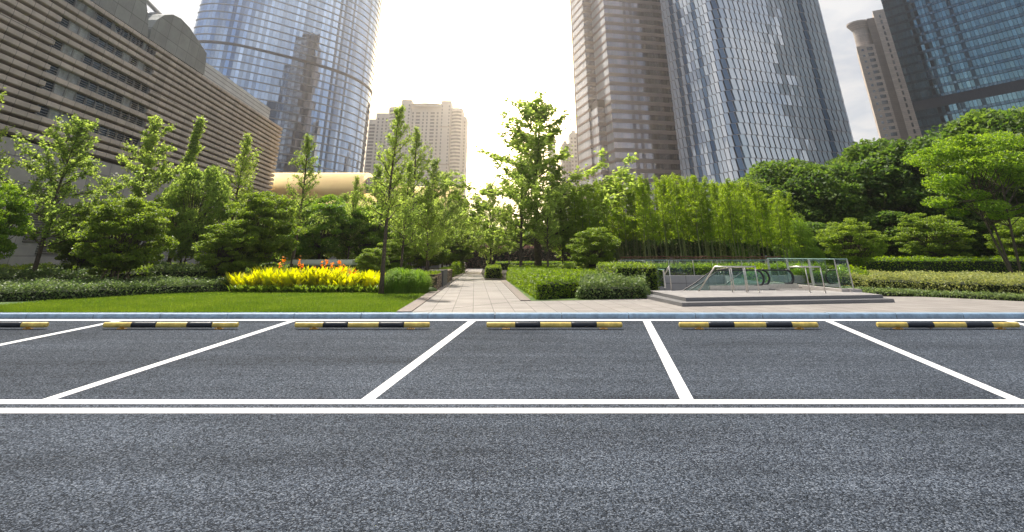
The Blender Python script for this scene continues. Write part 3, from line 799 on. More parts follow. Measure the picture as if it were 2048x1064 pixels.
# crown: flared cornice on a small glazed drum
b = MB()
c0 = bR*5+bD*7
for (r0, r1, a0, a1) in ((4.6, 4.6, 0, 12), (4.6, 7.2, 12, 16), (7.2, 7.2, 16, 17)):
    n = len(b.v); q = 20
    for rr, zz_ in ((r0, z_l+a0), (r1, z_l+a1)):
        for i in range(q): an = 2*PI*i/q; b.v.append((c0.x+math.cos(an)*rr, c0.y+math.sin(an)*rr, zz_))
    for i in range(q): j = (i+1) % q; b.f.append((n+i, n+j, n+q+j, n+q+i)); b.mi.append(0)
    b.f.append(tuple(range(n+q, n+2*q))); b.mi.append(0)
b.build('crown', M['beige'], bg_)
cnt = 0
for f in range(int(z_l/3.75)-1, 3, -1):
    z0 = f*3.75+1
    for s0, s1, hh in ((2.2, 3.5, 1.3), (5.2, 8.3, 2.0)):
        b = MB(); b.obox(bR*s0+bN*.0+Vector((0, 0, z0)), bR*(s1-s0), bN*.12, Vector((0, 0, hh)))
        wv = b.build('window', M['win_dark'], bg_); cnt += 1
    if cnt > 96: break
b = MB(); z0 = 20
while z0 < z_r-3:
    b.obox(bR*16.3+bN*.8+Vector((0, 0, z0)), bR*1.0, bN*.12, Vector((0, 0, 2.4))); z0 += 3.75
tag(b.build('slot_windows', M['win_dark'], bg_), kind='stuff')

# ---- pale apartment complex, centre left
M['apt'] = mat('apartment_render', (.66, .61, .56), .8, noise=(.08, .08))
M['apt2'] = mat('apartment_trim', (.42, .33, .27), .8)
M['apt_win'] = mat('apartment_window', (.12, .10, .10), .35)
dA = 520.; kA = dA/ray(0, 215)[1]
def AX(px, py=215): x, y, z = ray(px, py); return x*dA/y
def AZ(py): x, y, z = ray(0, py); return H+z*dA/y
ap = empty('apartment_block', (AX(840), dA, 0), 'pale stepped apartment high rise with two taller fins beyond the gold roof', 'building')
ax0 = AX(840); winq = []
def ablock(x0, x1, ytop, yd, name='wall', curve=False, cols=None, ww=.55, wh=.5):
    X0, X1, Z = AX(x0)-ax0, AX(x1)-ax0, AZ(ytop); b = MB(); n = 10 if curve else 1
    pts = []
    for i in range(n+1):
        t = i/n; bul = math.sin(PI*t)*(X1-X0)*.35 if curve else 0; pts.append((X0+(X1-X0)*t, yd-bul))
    b.prism([(p[0], p[1]) for p in pts]+[(X1, yd+22), (X0, yd+22)], -.03, Z); b.build(name, M['apt'], ap, False)
    if curve or cols is None and False: pass
    if curve:
        zf = Z-3
        while zf > 20:
            g = MB()
            for i in range(1, n-1):
                p, q = pts[i], pts[i+1]; g.quad((p[0], p[1]-.12, zf-1.7), (q[0], q[1]-.12, zf-1.7), (q[0], q[1]-.12, zf), (p[0], p[1]-.12, zf))
            winq.append((g, zf)); zf -= 3.1
        return
    for c, cw in (cols or []):
        zf = Z-(4.5)
        while zf > 24:
            cx_ = X0+(X1-X0)*c; g = MB(); hw = (X1-X0)*cw/2
            g.box(cx_-hw, cx_+hw, yd-.15, yd+.05, zf-1.75, zf); winq.append((g, zf)); zf -= 3.1
ablock(738, 753, 236, 6, cols=[(.5, .7)])
ablock(753, 778, 225, 3, cols=[(.2, .12), (.55, .12), (.85, .12)])
ablock(778, 803, 215, 1, curve=True)
ablock(803, 823, 200, -1, cols=[(.2, .14), (.8, .14)])
ablock(823, 882, 215, 0, cols=[(.07, .05), (.24, .14), (.42, .05), (.55, .05), (.73, .14), (.90, .06)])
ablock(882, 902, 202, -1, cols=[(.15, .12), (.85, .12)])
ablock(902, 926, 217, 1, curve=True)
ablock(926, 933, 231, 5, cols=[(.5, .3)])
X0, X1 = AX(823)-ax0, AX(882)-ax0
b = MB(); n = 10
pts = [(X0+(X1-X0)*i/n, -2.2-math.sin(PI*i/n)*3) for i in range(n+1)]
b.prism(pts+[(X1, 4), (X0, 4)], AZ(215)+.05, AZ(211.5)); b.build('parapet', M['apt'], ap)
pts = [(x, y-.4) for x, y in pts]
b = MB(); b.prism(pts+[(X1, 4), (X0, 4)], AZ(211.5)+.02, AZ(211.5)+1.1); b.build('cornice', M['apt2'], ap)
for px0, px1 in ((803, 823), (882, 902)):
    for py in (255, 330):
        b = MB(); b.box(AX(px0)-ax0-.2, AX(px1)-ax0+.2, -1.5, -1.05, AZ(py), AZ(py)+.8); b.build('string_course', M['apt2'], ap)
winq.sort(key=lambda t: -t[1])
rest = MB()
for i, (g, z) in enumerate(winq):
    if i < 99: g.build('window', M['apt_win'], ap)
    else:
        n = len(rest.v); rest.v += g.v; rest.f += [tuple(x+n for x in f) for f in g.f]; rest.mi += g.mi
tag(rest.build('windows', M['apt_win'], ap), kind='stuff')

# ---- two far towers right of the middle
M['far1'] = stonemat('far_tower_wall', (.30, .27, .27), 3.2, 3.1, .55, ms=.7)
def fartower(x0, x1, ytop, d, colr, label, name='high_rise'):
    X0, X1 = ray(x0, ytop)[0]/ray(0, ytop)[1]*d, ray(x1, ytop)[0]/ray(0, ytop)[1]*d; Z = at(x0, ytop, d).z
    r = empty(name, ((X0+X1)/2, d, 0), label, 'building'); hw = (X1-X0)/2
    b = MB(); b.box(-hw, hw, 0, 18, -.03, Z); b.build('wall', colr, r)
    b = MB(); b.box(-hw*.5, hw*.3, 4, 12, Z+.01, Z+3); b.build('roof_house', colr, r)
    z = Z-4; k_ = 0
    while z > 20 and k_ < 33:
        n = 3
        for i in range(n): b = MB(); c = -hw+2*hw*(i+.5)/n; b.box(c-hw*.18, c+hw*.18, -.15, .1, z-1.6, z); b.build('window', M['apt_win'], r)
        z -= 3.3; k_ += 1
M['far2'] = mat('far_tower_pale', (.55, .52, .50), .8, noise=(.1, .1)); M['far3'] = mat('far_tower_grey', (.26, .25, .27), .7, noise=(.1, .1))
fartower(1124, 1141, 287, 470, M['far3'], 'grey distant high rise peeping out left of the brown tower')
fartower(1139, 1160, 266, 500, M['far2'], 'pale narrow distant high rise touching the left edge of the brown tower')
fartower(1097, 1111, 272, 620, M['far2'], 'faint pale high rise half hidden behind the tallest centre ginkgo')

# ---- gold vaulted roof pavilion
M['goldroof'] = mat('gold_roof', (1.0, .70, .30), .36, .5, noise=(.4, .08), bump=(2, .15, .03))
dg = 95.
p0 = at(552, 350, dg); p1 = at(745, 347, dg); p2 = at(872, 380, dg)
gr_ = empty('gold_vaulted_hall', (p1.x, dg, 0), 'hall with curved gold roof showing above the trees behind the flower bed', 'building')
def vault(x0, x1, zc, r, m, name, slant=0):
    b = MB(); n = 24; pa = []
    for i in range(n+1):
        a = PI*i/n; pa.append((-math.cos(a)*r, math.sin(a)*r*.62))
    k_ = len(b.v)
    for j, xx in enumerate((x0, x1)):
        for yy, zz_ in pa: b.v.append((xx+(slant*(zz_/r-.5)*(-1) if j else 0), yy, zc+zz_))
    for i in range(n): b.f.append((k_+i, k_+n+1+i, k_+n+2+i, k_+i+1)); b.mi.append(0)
    b.f.append(tuple(k_+n+1+i for i in range(n+1))); b.f.append(tuple(k_+n-i for i in range(n+1))); b.mi += [0, 0]
    return b.build(name, m, gr_, False)
def vo(o):
    for p in o.data.polygons: p.use_smooth = len(p.vertices) == 4
ztop = p1.z; 
vo(vault(p0.x-p1.x-20, .0, ztop-5.2, 8.4, M['goldroof'], 'roof', 3.0))
b = MB(); b.box(p0.x-p1.x-20, p2.x-p1.x+2, -7.0, 9, -.03, ztop-5.3); b.build('wall', M['apt'], gr_)
o = vault(-.4, 4.6, ztop-5.25, 7.4, M['brown_core'], 'dark_arch', 3.0); vo(o)
vo(vault(p0.x-p1.x-20, p2.x-p1.x+4, ztop-8.6, 10.5, M['goldroof'], 'lower_roof'))

# ================================================================== GINKGOS
G1 = ginkgo(8, 3.3, 1, nb=34, dens=95); G2 = ginkgo(8, 2.5, 2, nb=36, dens=105); G3 = ginkgo(8, 1.5, 3, nb=34, t0=.32, dens=60, leaf=.10)
G4 = ginkgo(8, .9, 4, nb=52, t0=.18, dens=210, steep=1.9); G5 = ginkgo(8, 3.0, 5, nb=50, t0=.14, dens=100); G6 = ginkgo(8, 2.0, 6, nb=34, t0=.28, dens=80, leaf=.10)
used = set()
def put(proto, px, py, d, label, cat='tree', group=None, hh=8, rz=None, sx=1.0):
    o = proto
    if proto.name in used: o = copy_tree(proto)
    else: used.add(proto.name)
    return place(o, px, py, d, hh, label, cat, group, rz, sx)
gl_ = 'young ginkgo trees lining the garden'
put(G1, 166, 240, 31, 'broad open ginkgo with a leaning looking dark trunk before the vent grilles at left', group=gl_, rz=.3, sx=1.1)
put(G2, 318, 236, 36, 'pale green ginkgo behind the round evergreen bush in front of the ribbon windows', group=gl_)
put(G4, 405, 238, 38, 'narrow columnar dark ginkgo standing against the louvred wall', group=gl_)
put(G6, 500, 268, 38, 'ginkgo with open top in front of the far end of the louvred wall', group=gl_)
put(G3, 622, 268, 37, 'thin sparse ginkgo in front of the gold roof left end', group=gl_)
put(G3, 795, 210, 27, 'tall thin ginkgo with bare lower trunk at the right end of the yellow flower bed', group=gl_, rz=2.2, sx=.95)
put(G5, -32, 168, 30, 'ginkgo cut off by the left edge with only its branch tips showing', group=gl_, sx=.85)
put(G6, 838, 255, 38, 'ginkgo left of the path, in front of the apartment block, tallest behind the grass tuft', group=gl_, rz=1, sx=.9)
put(G2, 868, 318, 46, 'ginkgo left of the path right behind the stone gabion wall', group=gl_, rz=4)
put(G1, 893, 345, 55, 'ginkgo left of the path beyond the gabion wall, below the right end of the apartments', group=gl_, rz=2, sx=.8)
put(G5, 912, 378, 66, 'farthest small ginkgo on the left side of the path', group=gl_, rz=5, sx=.8)
for i, (px, py, d, pr) in enumerate(((715, 352, 41, G6), (778, 300, 47, G3), (818, 322, 34, G6), (862, 372, 37, G2), (926, 398, 60, G1), (690, 388, 52, G1))):
    put(pr, px, py, d, ('feathery ginkgo left of the thin bare trunk one, before the gold roof', 'slender ginkgo right behind the thin bare trunk one', 'feathery ginkgo just right of the bare trunk above the grass clumps', 'low feathery ginkgo directly above the gabion wall', 'last pale ginkgo on the left path side before the open sky', 'low feathery ginkgo in the shade behind the kiosk')[i], group=gl_, rz=i*1.9, sx=.95)
put(G2, 760, 330, 44, 'ginkgo between the gold roof arch and the bare trunk tree', group=gl_, rz=1.3)
gc_ = 'ginkgo trees in the clipped hedge bed right of the path'
put(G5, 1071, 196, 50, 'tallest ginkgo in the hedge bed right of the path, top against the bright sky', group=gc_, rz=.8, sx=1.5)
put(G1, 1040, 318, 46, 'ginkgo at the left front of the clipped hedge bed, left of the tallest one', group=gc_, rz=3, sx=1.15)
put(G5, 984, 366, 60, 'separate ginkgo beside the path corner left of the clipped hedge bed', group=gc_, rz=1.9)
put(G2, 1120, 330, 50, 'ginkgo in the hedge bed just right of the tallest one', group=gc_, rz=5)
put(G6, 1092, 372, 43, 'small ginkgo with visible straight trunk at the front of the clipped hedge bed', group=gc_, rz=4)
put(G1, 1018, 408, 70, 'small distant ginkgo behind the tree beside the path corner', group=gc_, rz=1, sx=.8)
put(G2, 1150, 395, 49, 'ginkgo in front of the left end of the bamboo row', group=gc_, rz=2.6)
put(G5, 958, 425, 95, 'small hazy tree at the far end of the path', group=gc_, rz=2.6)

# ================================================================== SHRUBS AND ROUND TREES
Bd = bushy('evergreen_shrub', 6, 6, 21, c0=.1, lumps=170, leaves=52000, leaf=.17, matl='leaf_mid', stems=3, lump=.11, asp=.5, flat=.5)
Bb = bushy('broadleaf_tree', 6, 5.4, 22, c0=.25, lumps=110, leaves=32000, leaf=.18, matl='leaf_bright', lump=.13, flat=.55)
Bk = bushy('broadleaf_tree', 10, 9, 23, c0=.12, lumps=230, leaves=50000, leaf=.36, matl='leaf_dark', lump=.115, asp=.62)
Bk2 = bushy('broadleaf_tree', 10, 8, 24, c0=.12, lumps=200, leaves=46000, leaf=.38, matl='leaf_dark', lump=.125, asp=.62)
Bm = bushy('shrub_tree', 5, 5.2, 25, c0=.2, lumps=120, leaves=26000, leaf=.15, matl='leaf_mid', stems=5, lump=.12, flat=.45, asp=.45)
Bl = bushy('broadleaf_tree', 8, 6, 26, c0=.15, lumps=120, leaves=26000, leaf=.19, matl='leaf_ginkgo', stems=2, lump=.12, asp=.7)
Br = bushy('camphor_tree', 8, 7.6, 27, c0=.34, lumps=54, leaves=30000, leaf=.17, matl='leaf_bright', stems=3, lump=.17, flat=.55, bark='bark')
Bc = bushy('feathery_conifer', 6, 4.2, 28, c0=.02, lumps=90, leaves=36000, leaf=.16, matl='leaf_bright', lump=.19, asp=.2, shape='cone', up=.2)
sh = 'evergreen bushes below the louvred wall'
put(Bd, 275, 386, 29, 'large round dark evergreen bush propped by wooden stakes on the left lawn edge', 'bush', sh, 6, rz=.4, sx=.95)
put(Bd, 205, 392, 34, 'dark evergreen bush half hidden left behind the staked round bush', 'bush', sh, 6, rz=2.4, sx=.75)
put(Bb, 12, 366, 26, 'bright green bush cut off by the left edge of the photo', 'bush', sh, 6, sx=.7)
put(Bd, 535, 372, 33, 'biggest olive dark evergreen bush left of the orange flowers', 'bush', sh, 6, rz=3.4, sx=.85)
put(Bd, 468, 432, 31, 'dark evergreen bush at the left end of the yellow flower bed', 'bush', sh, 6, rz=1.0, sx=.9)
put(Bl, 414, 322, 36, 'pale green leafy tree between the columnar ginkgo and the olive evergreen bush', group='round trees behind the flower bed', hh=8, sx=.75)
put(Bb, 655, 388, 41, 'light green round tree with dark trunk directly behind the orange flowers', group='round trees behind the flower bed', hh=6, rz=1)
put(Bb, 745, 408, 42, 'light green round tree under the arch of the gold roof', group='round trees behind the flower bed', hh=6, rz=3, sx=.9)
put(Bl, 612, 392, 46, 'green tree hiding the left foot of the gold roof', group='round trees behind the flower bed', hh=8, rz=3, sx=.9)
put(Bl, 700, 398, 50, 'loose green tree in front of the gold roof middle', group='round trees behind the flower bed', hh=8, rz=1, sx=.9)
put(Bd, 790, 472, 36, 'dark low evergreen bush behind the bare trunk ginkgo', 'bush', 'dark bushes left of the path', 6, rz=2)
put(Bd, 748, 492, 33, 'dark low bush beside the right end of the white roofed kiosk', 'bush', 'dark bushes left of the path', 6, rz=5, sx=.9)
put(Bd, 905, 468, 60, 'dark bush beneath the ginkgos beyond the gabion wall', 'bush', 'dark bushes left of the path', 6, rz=4, sx=1.3)
put(Bd, 850, 455, 50, 'dark bush behind the purple mound shrubs', 'bush', 'dark bushes left of the path', 6, rz=.5, sx=1.2)
bgn_ = 'background trees filling the gap behind the garden'
for i, (px, py, d) in enumerate(((560, 415, 62), (640, 412, 66), (720, 415, 64), (790, 400, 70), (850, 398, 76), (905, 420, 84))):
    put(Bk if i % 2 else Bk2, px, py, d, 'dark tree of the leafy background row between louvred wall and path', group=bgn_, hh=10, rz=i*1.3)
for i, (px, py, d) in enumerate(((935, 470, 112), (975, 452, 110), (1030, 452, 100), (1080, 448, 92), (1135, 440, 84))):
    put(Bk if i % 2 else Bk2, px, py, d, 'dark tree of the leafy background row at the end of the path', group='trees closing the end of the path', hh=10, rz=i*1.7)
put(Bd, 1186, 448, 38, 'round dense dark shrub tree right of the clipped hedge bed in front of the bamboo', 'bush', None, 6, rz=1, sx=.95)
put(Bm, 1690, 430, 41, 'multi stemmed small tree right behind the glass at the escalators', 'tree', 'small multi stemmed trees', 5, rz=2)
put(Bm, 1850, 420, 47, 'wide low small tree between the escalator glass and the tall bright tree', 'tree', 'small multi stemmed trees', 5, rz=4, sx=1.1)
put(Bm, 2035, 430, 48, 'small tree behind the trunk of the tall bright tree at the right edge', 'tree', 'small multi stemmed trees', 5, rz=5.4, sx=1.1)
put(Bc, 1590, 425, 50, 'feathery soft green conifer at the right end of the bamboo row', 'tree', None, 6, rz=1)
put(Br, 1935, 262, 41, 'tall bright green tree with forked dark trunk near the right edge', 'tree', None, 8, rz=.6, sx=.95)
dk = [(1498, 352, 62, 'dark broadleaf tree behind the middle of the bamboo row, lowest of the dark trees'), (1555, 316, 64, 'dark broadleaf tree at the foot of the diagonal glass tower'),
      (1640, 318, 60, 'dark broadleaf tree behind the feathery conifer'), (1735, 278, 62, 'dark broadleaf tree in the sky gap between glass tower and beige tower'),
      (1808, 272, 58, 'dark broadleaf tree below the beige tower'), (1868, 285, 64, 'dark broadleaf tree at the left foot of the dark glass tower'),
      (1930, 232, 66, 'dark broadleaf tree behind the bright forked tree'), (1992, 212, 58, 'tallest dark broadleaf tree at the upper right'),
      (2060, 232, 56, 'dark broadleaf tree cut by the right edge of the photo'), (2150, 240, 60, 'dark broadleaf tree mostly beyond the right edge')]
for i, (px, py, d, lb_) in enumerate(dk): put(Bk2 if i % 2 else Bk, px, py, d, lb_, group='dark broadleaf trees behind the escalators', hh=10, rz=i*1.1)
for i, (px, py, d) in enumerate(((1450, 430, 70), (1380, 430, 74), (1300, 430, 78), (1220, 425, 80), (1600, 440, 55), (1680, 430, 57), (1770, 420, 55), (1860, 430, 57), (1950, 420, 54), (2040, 420, 54))):
    put(Bk if i % 2 else Bk2, px, py, d, 'low dark tree filling the shade behind the bamboo and small trees', group='low dark trees filling the shade', hh=10, rz=i*2.1, sx=1.5)

# wooden props round the staked evergreen
sp = at(275, 386, 29)
stk = empty('tree_stakes', (sp.x, sp.y, 0), 'wooden prop stakes tied round the trunk of the large round evergreen', 'tree stake')
for i in range(4):
    a = PI/4+i*PI/2; b = MB(); b.tube([(math.cos(a)*.8, math.sin(a)*.8, -.02), (math.cos(a)*.14, math.sin(a)*.14, 1.5)], .035, 7); b.build('stake', M['wood'], stk, True)
b = MB(); b.tube([(-.35, -.2, 1.32), (.35, -.2, 1.34)], .03, 6); b.tube([(-.2, .2, 1.30), (-.22, -.35, 1.28)], .03, 6); b.build('cross_bar', M['wood'], stk, True)

# ================================================================== BAMBOO
def bamboo(seed, h=8.0):
    r = np.random.default_rng(seed); root = bpy.data.objects.new('bamboo_stalk', None); C.objects.link(root)
    lean = r.uniform(-.05, .05, 2)
    pt = lambda t: np.array([lean[0]*h*t+.35*t**3*(1 if seed % 2 else -1)*.6, lean[1]*h*t, h*t])
    b = MB(); k_ = 12; b.tube([pt(i/k_) for i in range(k_+1)], [.042*(1-.75*i/k_) for i in range(k_+1)], 7)
    for i in range(1, 16): p = pt(i*.04); b.tube([p-np.array([0, 0, .012]), p+np.array([0, 0, .012])], .038*(1-.5*i*.04), 7)
    b.build('culm', M['culm'], root, True)
    cs = []
    for i in range(60):
        t = .38+.62*i/60; p = pt(t); Lb = .85*(1-.8*max(0,(t-.36)/.64)**1.5)*r.uniform(.25, 1.25); az = r.uniform(0, 6.28)
        n = int(r.choice((6, 16, 50))); s = r.uniform(.3, 1, n); dx = np.array([math.cos(az), math.sin(az), .55])
        q = p+dx*s[:, None]*Lb-np.array([0, 0, 1.0])*(s**2*.3)[:, None]*Lb+r.normal(size=(n, 3))*.075; cs.append(q)
    mesh_from_quads('foliage', leafmesh(np.concatenate(cs), .17, .25, .28, .9, seed), M['leaf_bamboo'], root)
    return root
bams = [bamboo(300+i) for i in range(6)]
r_ = random.Random(5)
for i in range(132):
    t = i/132; px = 1150+t*425+r_.uniform(-6, 6); d = r_.choice((45, 47, 50, 53))+r_.uniform(-1, 1); top = 379-14*math.sin(PI*min(1, t*1.2))+r_.uniform(-18, 14)+ (18 if t > .85 else 0)
    px_ = px; o = bams[i % 6] if i < 6 else copy_tree(bams[i % 6])
    place(o, px_, top, d, 8, 'tall yellow green bamboo stalk in the dense row behind the glass railing', 'bamboo', 'bamboo row behind the glass railing', r_.uniform(0, 6.28), 1.2)
b = MB()
for i in range(16):
    p, q = at(1240+i*20, 514+rnd.uniform(-1.5, 1.5), 43.6), at(1262+i*20, 514+rnd.uniform(-1.5, 1.5), 43.6); b.tube([p, q], .035, 6); 
    p.z -= .12; q.z -= .14; b.tube([p+Vector((0, .05, 0)), q+Vector((0, .05, 0))], .03, 6)
tag(b.build('bamboo_rail', M['rope'], None, True), 'brown lashed bamboo pole rail running along the foot of the bamboo row', 'rail')

# ================================================================== HEDGES
def inpoly(x, y, P):
    r = np.zeros(len(x), bool); n = len(P)
    for i in range(n):
        x0, y0 = P[i][0], P[i][1]; x1, y1 = P[(i+1) % n][0], P[(i+1) % n][1]
        c = ((y0 > y) != (y1 > y)) & (x < (x1-x0)*(y-y0)/((y1-y0) or 1e-9)+x0); r ^= c
    return r
def hedge(name, P, h, label, cat, matl, seed, dens=420, leaf=.07, rough=.04, lumpy=.0, group=None, kind=None, round_=.08, up=.5, asp=.6, core_in=.08, part_core=True):
    """clipped hedge on a ground polygon: dark inner body and a skin of small leaves"""
    r = np.random.default_rng(seed); P = [Vector((p[0], p[1], 0)) for p in P]; c = sum(P, Vector())/len(P)
    A = abs(sum(P[i].x*P[(i+1) % len(P)].y-P[(i+1) % len(P)].x*P[i].y for i in range(len(P))))/2
    xs_ = [p.x for p in P]; ys_ = [p.y for p in P]; bb = (max(xs_)-min(xs_))*(max(ys_)-min(ys_))
    n = int(dens*bb); x = r.uniform(min(xs_), max(xs_), n); y = r.uniform(min(ys_), max(ys_), n); k_ = inpoly(x, y, P); x, y = x[k_], y[k_]
    f1, f2 = r.uniform(0, 6, 2)
    und = lambda x, y: lumpy*(np.sin(x*2.1+f1)*np.cos(y*1.7+f2)+.6*np.sin(x*4.7+y*3.1))
    top = np.stack([x, y, h+und(x, y)+r.normal(size=len(x))*rough], 1); cs = [top]
    for i in range(len(P)):
        a, q = P[i], P[(i+1) % len(P)]; L = (q-a).length; m_ = int(dens*L*h*1.2)
        t = r.uniform(0, 1, m_); z = r.uniform(0.02, 1, m_); d = (q-a).normalized(); nn = np.array([d.y, -d.x])
        px_ = a.x+(q.x-a.x)*t; py_ = a.y+(q.y-a.y)*t; o_ = r.normal(size=m_)*rough-round_*z**4
        if A and sum((P[j].x*P[(j+1) % len(P)].y-P[(j+1) % len(P)].x*P[j].y) for j in range(len(P))) < 0: nn = -nn
        hz = h+und(px_, py_); cs.append(np.stack([px_+nn[0]*o_, py_+nn[1]*o_, z*hz], 1))
    cs = np.concatenate(cs)-np.array([c.x, c.y, 0])
    o = mesh_from_quads(name if kind else name, leafmesh(cs, leaf, up, asp, .1, seed), M[matl])
    o.location = (c.x, c.y, 0); tag(o, label, cat, group, kind)
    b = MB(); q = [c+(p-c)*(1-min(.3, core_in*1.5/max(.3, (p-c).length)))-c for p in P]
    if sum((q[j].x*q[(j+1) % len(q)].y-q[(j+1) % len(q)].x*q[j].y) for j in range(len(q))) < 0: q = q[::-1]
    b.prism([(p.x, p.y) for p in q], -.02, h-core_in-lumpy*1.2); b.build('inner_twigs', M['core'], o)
    return o
# centre bed
hb0 = RR0+rn*.5; hb1 = RR1+rn*.5
fa = G(1062, 596); fb_ = G(1165, 596)
hd = [hb0+Vector((.15, .5, 0)), fb_+Vector((0, .3, 0)), fb_+Vector((1.2, 6, 0)), G(1300, 566), G(1250, 556), hb1+Vector((9, 16, 0)), hb1+Vector((0, 12, 0)), hb1]
hedge('clipped_hedge', hd, .66, 'large clipped hedge bed with sunlit striped top around the ginkgo trunks', 'hedge', 'leaf_hedge', 41, 560, .085, .05, .07, round_=.22)
hedge('groundcover_bush', [G(1158, 599), G(1292, 597), G(1300, 583), G(1170, 583)], .55, 'low loose leafy bush at the right front corner of the clipped hedge bed', 'bush', 'leaf_cover', 42, 520, .10, .08, .11, round_=.3)
hedge('clipped_hedge', [(4.5, 26.6), (6.25, 26.6), (6.25, 33), (4.5, 33)], 1.12, 'tall square dark hedge block touching the left end of the glass railing', 'hedge', 'leaf_mid', 43, 420, .08, .04, .02)
hedge('clipped_hedge', [G(971, 556), G(1001, 556), G(1001, 550), G(975, 550)], .75, 'small square hedge block at the corner where the path narrows', 'hedge', 'leaf_mid', 44, 260, .10, .04, .02)
hedge('clipped_hedge', [(-2, 74), (16, 74), (16, 79), (-2, 79)], .8, 'long low hedge crossing behind the clipped bed at the end of the path', 'hedge', 'leaf_hedge', 45, 160, .13, .04, .03)
hedge('clipped_hedge', [G(885, 562), G(912, 551), G(905, 549), G(875, 560)], .6, 'bright low hedge along the left path edge just past the gabion wall', 'hedge', 'leaf_hedge', 46, 300, .10, .05, .05)
hedge('clipped_hedge', [G(914, 550), G(928, 545.5), G(915, 545), G(903, 549)], .9, 'bright round hedge on the left path edge, farther of the two', 'hedge', 'leaf_hedge', 47, 160, .12, .06, .08)
hedge('tall_hedge', [(-6, 82), (14, 82), (14, 84), (-6, 84)], 2.6, 'tall brownish dark hedge closing the far end of the path', 'hedge', 'leaf_purple', 57, 120, .2, .12, .1)
# left beds
hedge('groundcover_bed', [G(-60, 606), G(140, 600), G(300, 590), G(470, 584), G(480, 577), G(300, 578), G(140, 582), G(-60, 586)], .42, 'dense dark leafy ground cover strip edging the left lawn', 'ground cover', 'leaf_cover', 48, 520, .09, .07, .05, kind='stuff')
hedge('mixed_hedge', [G(-60, 584), G(190, 580), G(190, 572), G(-60, 574)], .75, 'pale mottled hedge behind the ground cover at the far left', 'hedge', 'leaf_cover', 49, 330, .11, .08, .10)
hedge('mixed_hedge', [G(300, 577), G(480, 575), G(480, 567), G(300, 569)], .95, 'dark leafy hedge behind the ground cover below the pale leafy tree', 'hedge', 'leaf_cover', 50, 300, .11, .08, .12)
hedge('mixed_hedge', [G(-60, 573), G(560, 566), G(560, 558), G(-60, 560)], .8, 'long shaded hedge at the foot of the louvred building', 'hedge', 'leaf_mid', 51, 130, .15, .08, .12)
hedge('mixed_hedge', [G(470, 566), G(800, 566), G(800, 560), G(470, 560)], .75, 'dark hedge behind the yellow flower bed', 'hedge', 'leaf_mid', 52, 180, .13, .08, .12)
# right beds
vr = [G(1668, 581), G(1740, 586), G(1830, 590), G(1900, 594), G(2100, 602), G(2100, 578), G(1900, 573), G(1690, 570)]
hedge('variegated_hedge', vr, .62, 'long pale yellow green hedge with sunlit top at the right above the pavement', 'hedge', 'leaf_pale', 53, 430, .085, .05, .06)
hedge('clipped_hedge', [G(1720, 560), G(2120, 560), G(2120, 555), G(1720, 555)], 1.3, 'long taller green hedge with the glass fence behind, at right', 'hedge', 'leaf_hedge', 54, 150, .13, .07, .05)
hedge('clipped_hedge', [(3, 39.6), (20, 39.6), (20, 41.5), (3, 41.5)], .95, 'hedge seen through the glass railing behind the escalator pit', 'hedge', 'leaf_mid', 55, 240, .11, .07, .05)
hedge('groundcover_bed', [G(1664, 585), G(1740, 589), G(1860, 594), G(2120, 606), G(2120, 602), G(1900, 593.5), G(1740, 585)], .16, 'low dark creeping plants in front of the pale hedge at right', 'ground cover', 'leaf_cover', 56, 600, .08, .04, .02, kind='stuff', core_in=.05)

# ================================================================== FLOWER BED
def blade_plant(name, seed, h, n, wid, matl, spread=.3, part='leaves'):
    r = np.random.default_rng(seed); V = []
    for i in range(n):
        az = r.uniform(0, 6.28); el = r.uniform(.15, .75)*(1 if i > 2 else .3); L = h*r.uniform(.55, 1.05); b0 = np.array([r.normal()*.08, r.normal()*.08, r.uniform(0, .35)*h])
        d = np.array([math.cos(az)*math.sin(el), math.sin(az)*math.sin(el), math.cos(el)]); sd = np.cross(d, [0, 0, 1.]); sd /= np.linalg.norm(sd)+1e-6
        L = min(L, h*1.05-b0[2]); p = b0; pw = wid*.25
        ks = 3
        for j in range(ks):
            nd = d+np.array([math.cos(az), math.sin(az), 0])*.18*(j+1)*spread*3; nd /= np.linalg.norm(nd); q = p+nd*L/ks
            nw = [wid*.5, wid*.42, .004][j]; V += [p-sd*pw, p+sd*pw, q+sd*nw, q-sd*nw]; p = q; pw = nw
    return mesh_from_quads(name, np.array(V), M[matl])
YP = [blade_plant('yellow_leaf_plant', 60+i, .78, 34, .14, 'leaf_yellow', .26) for i in range(4)]
yb = [(462, 585), (770, 586)]
cnt = 0; r_ = random.Random(9)
for row in range(4):
    for i in range(24):
        px = 470+i*12.6+r_.uniform(-5, 5)+row*2; 
        if px > 764: continue
        p = G(px, 584.5-row*2.6+r_.uniform(-.6, .6)); s = 1.15 if px > 510 else .95
        s *= .98 if px < 690 else .82
        o = YP[cnt % 4] if cnt < 4 else YP[cnt % 4].copy()
        if cnt >= 4: C.objects.link(o)
        o.location = p; o.rotation_euler.z = r_.uniform(0, 6.28); q = s*r_.uniform(.85, 1.15)*1.12; o.scale = (q*1.1, q*1.1, q)
        tag(o, 'bright yellow long leaved plant massed in the flower bed on the left lawn', 'plant', 'yellow leaved plants in the flower bed'); cnt += 1
LP = [blade_plant('green_leaf_plant', 160+i, .6, 30, .10, 'leaf_mid', .5) for i in range(2)]
for i in range(46):
    o = LP[i % 2] if i < 2 else LP[i % 2].copy()
    if i >= 2: C.objects.link(o)
    o.location = G(466+i*6.5, 586.2+r_.uniform(-.5, .5)); o.rotation_euler.z = r_.uniform(0, 6.28); q = r_.uniform(.5, .75); o.scale = (q, q, q)
    tag(o, 'low dark green plant at the front foot of the yellow flower bed', 'plant', 'dark green plants edging the flower bed')
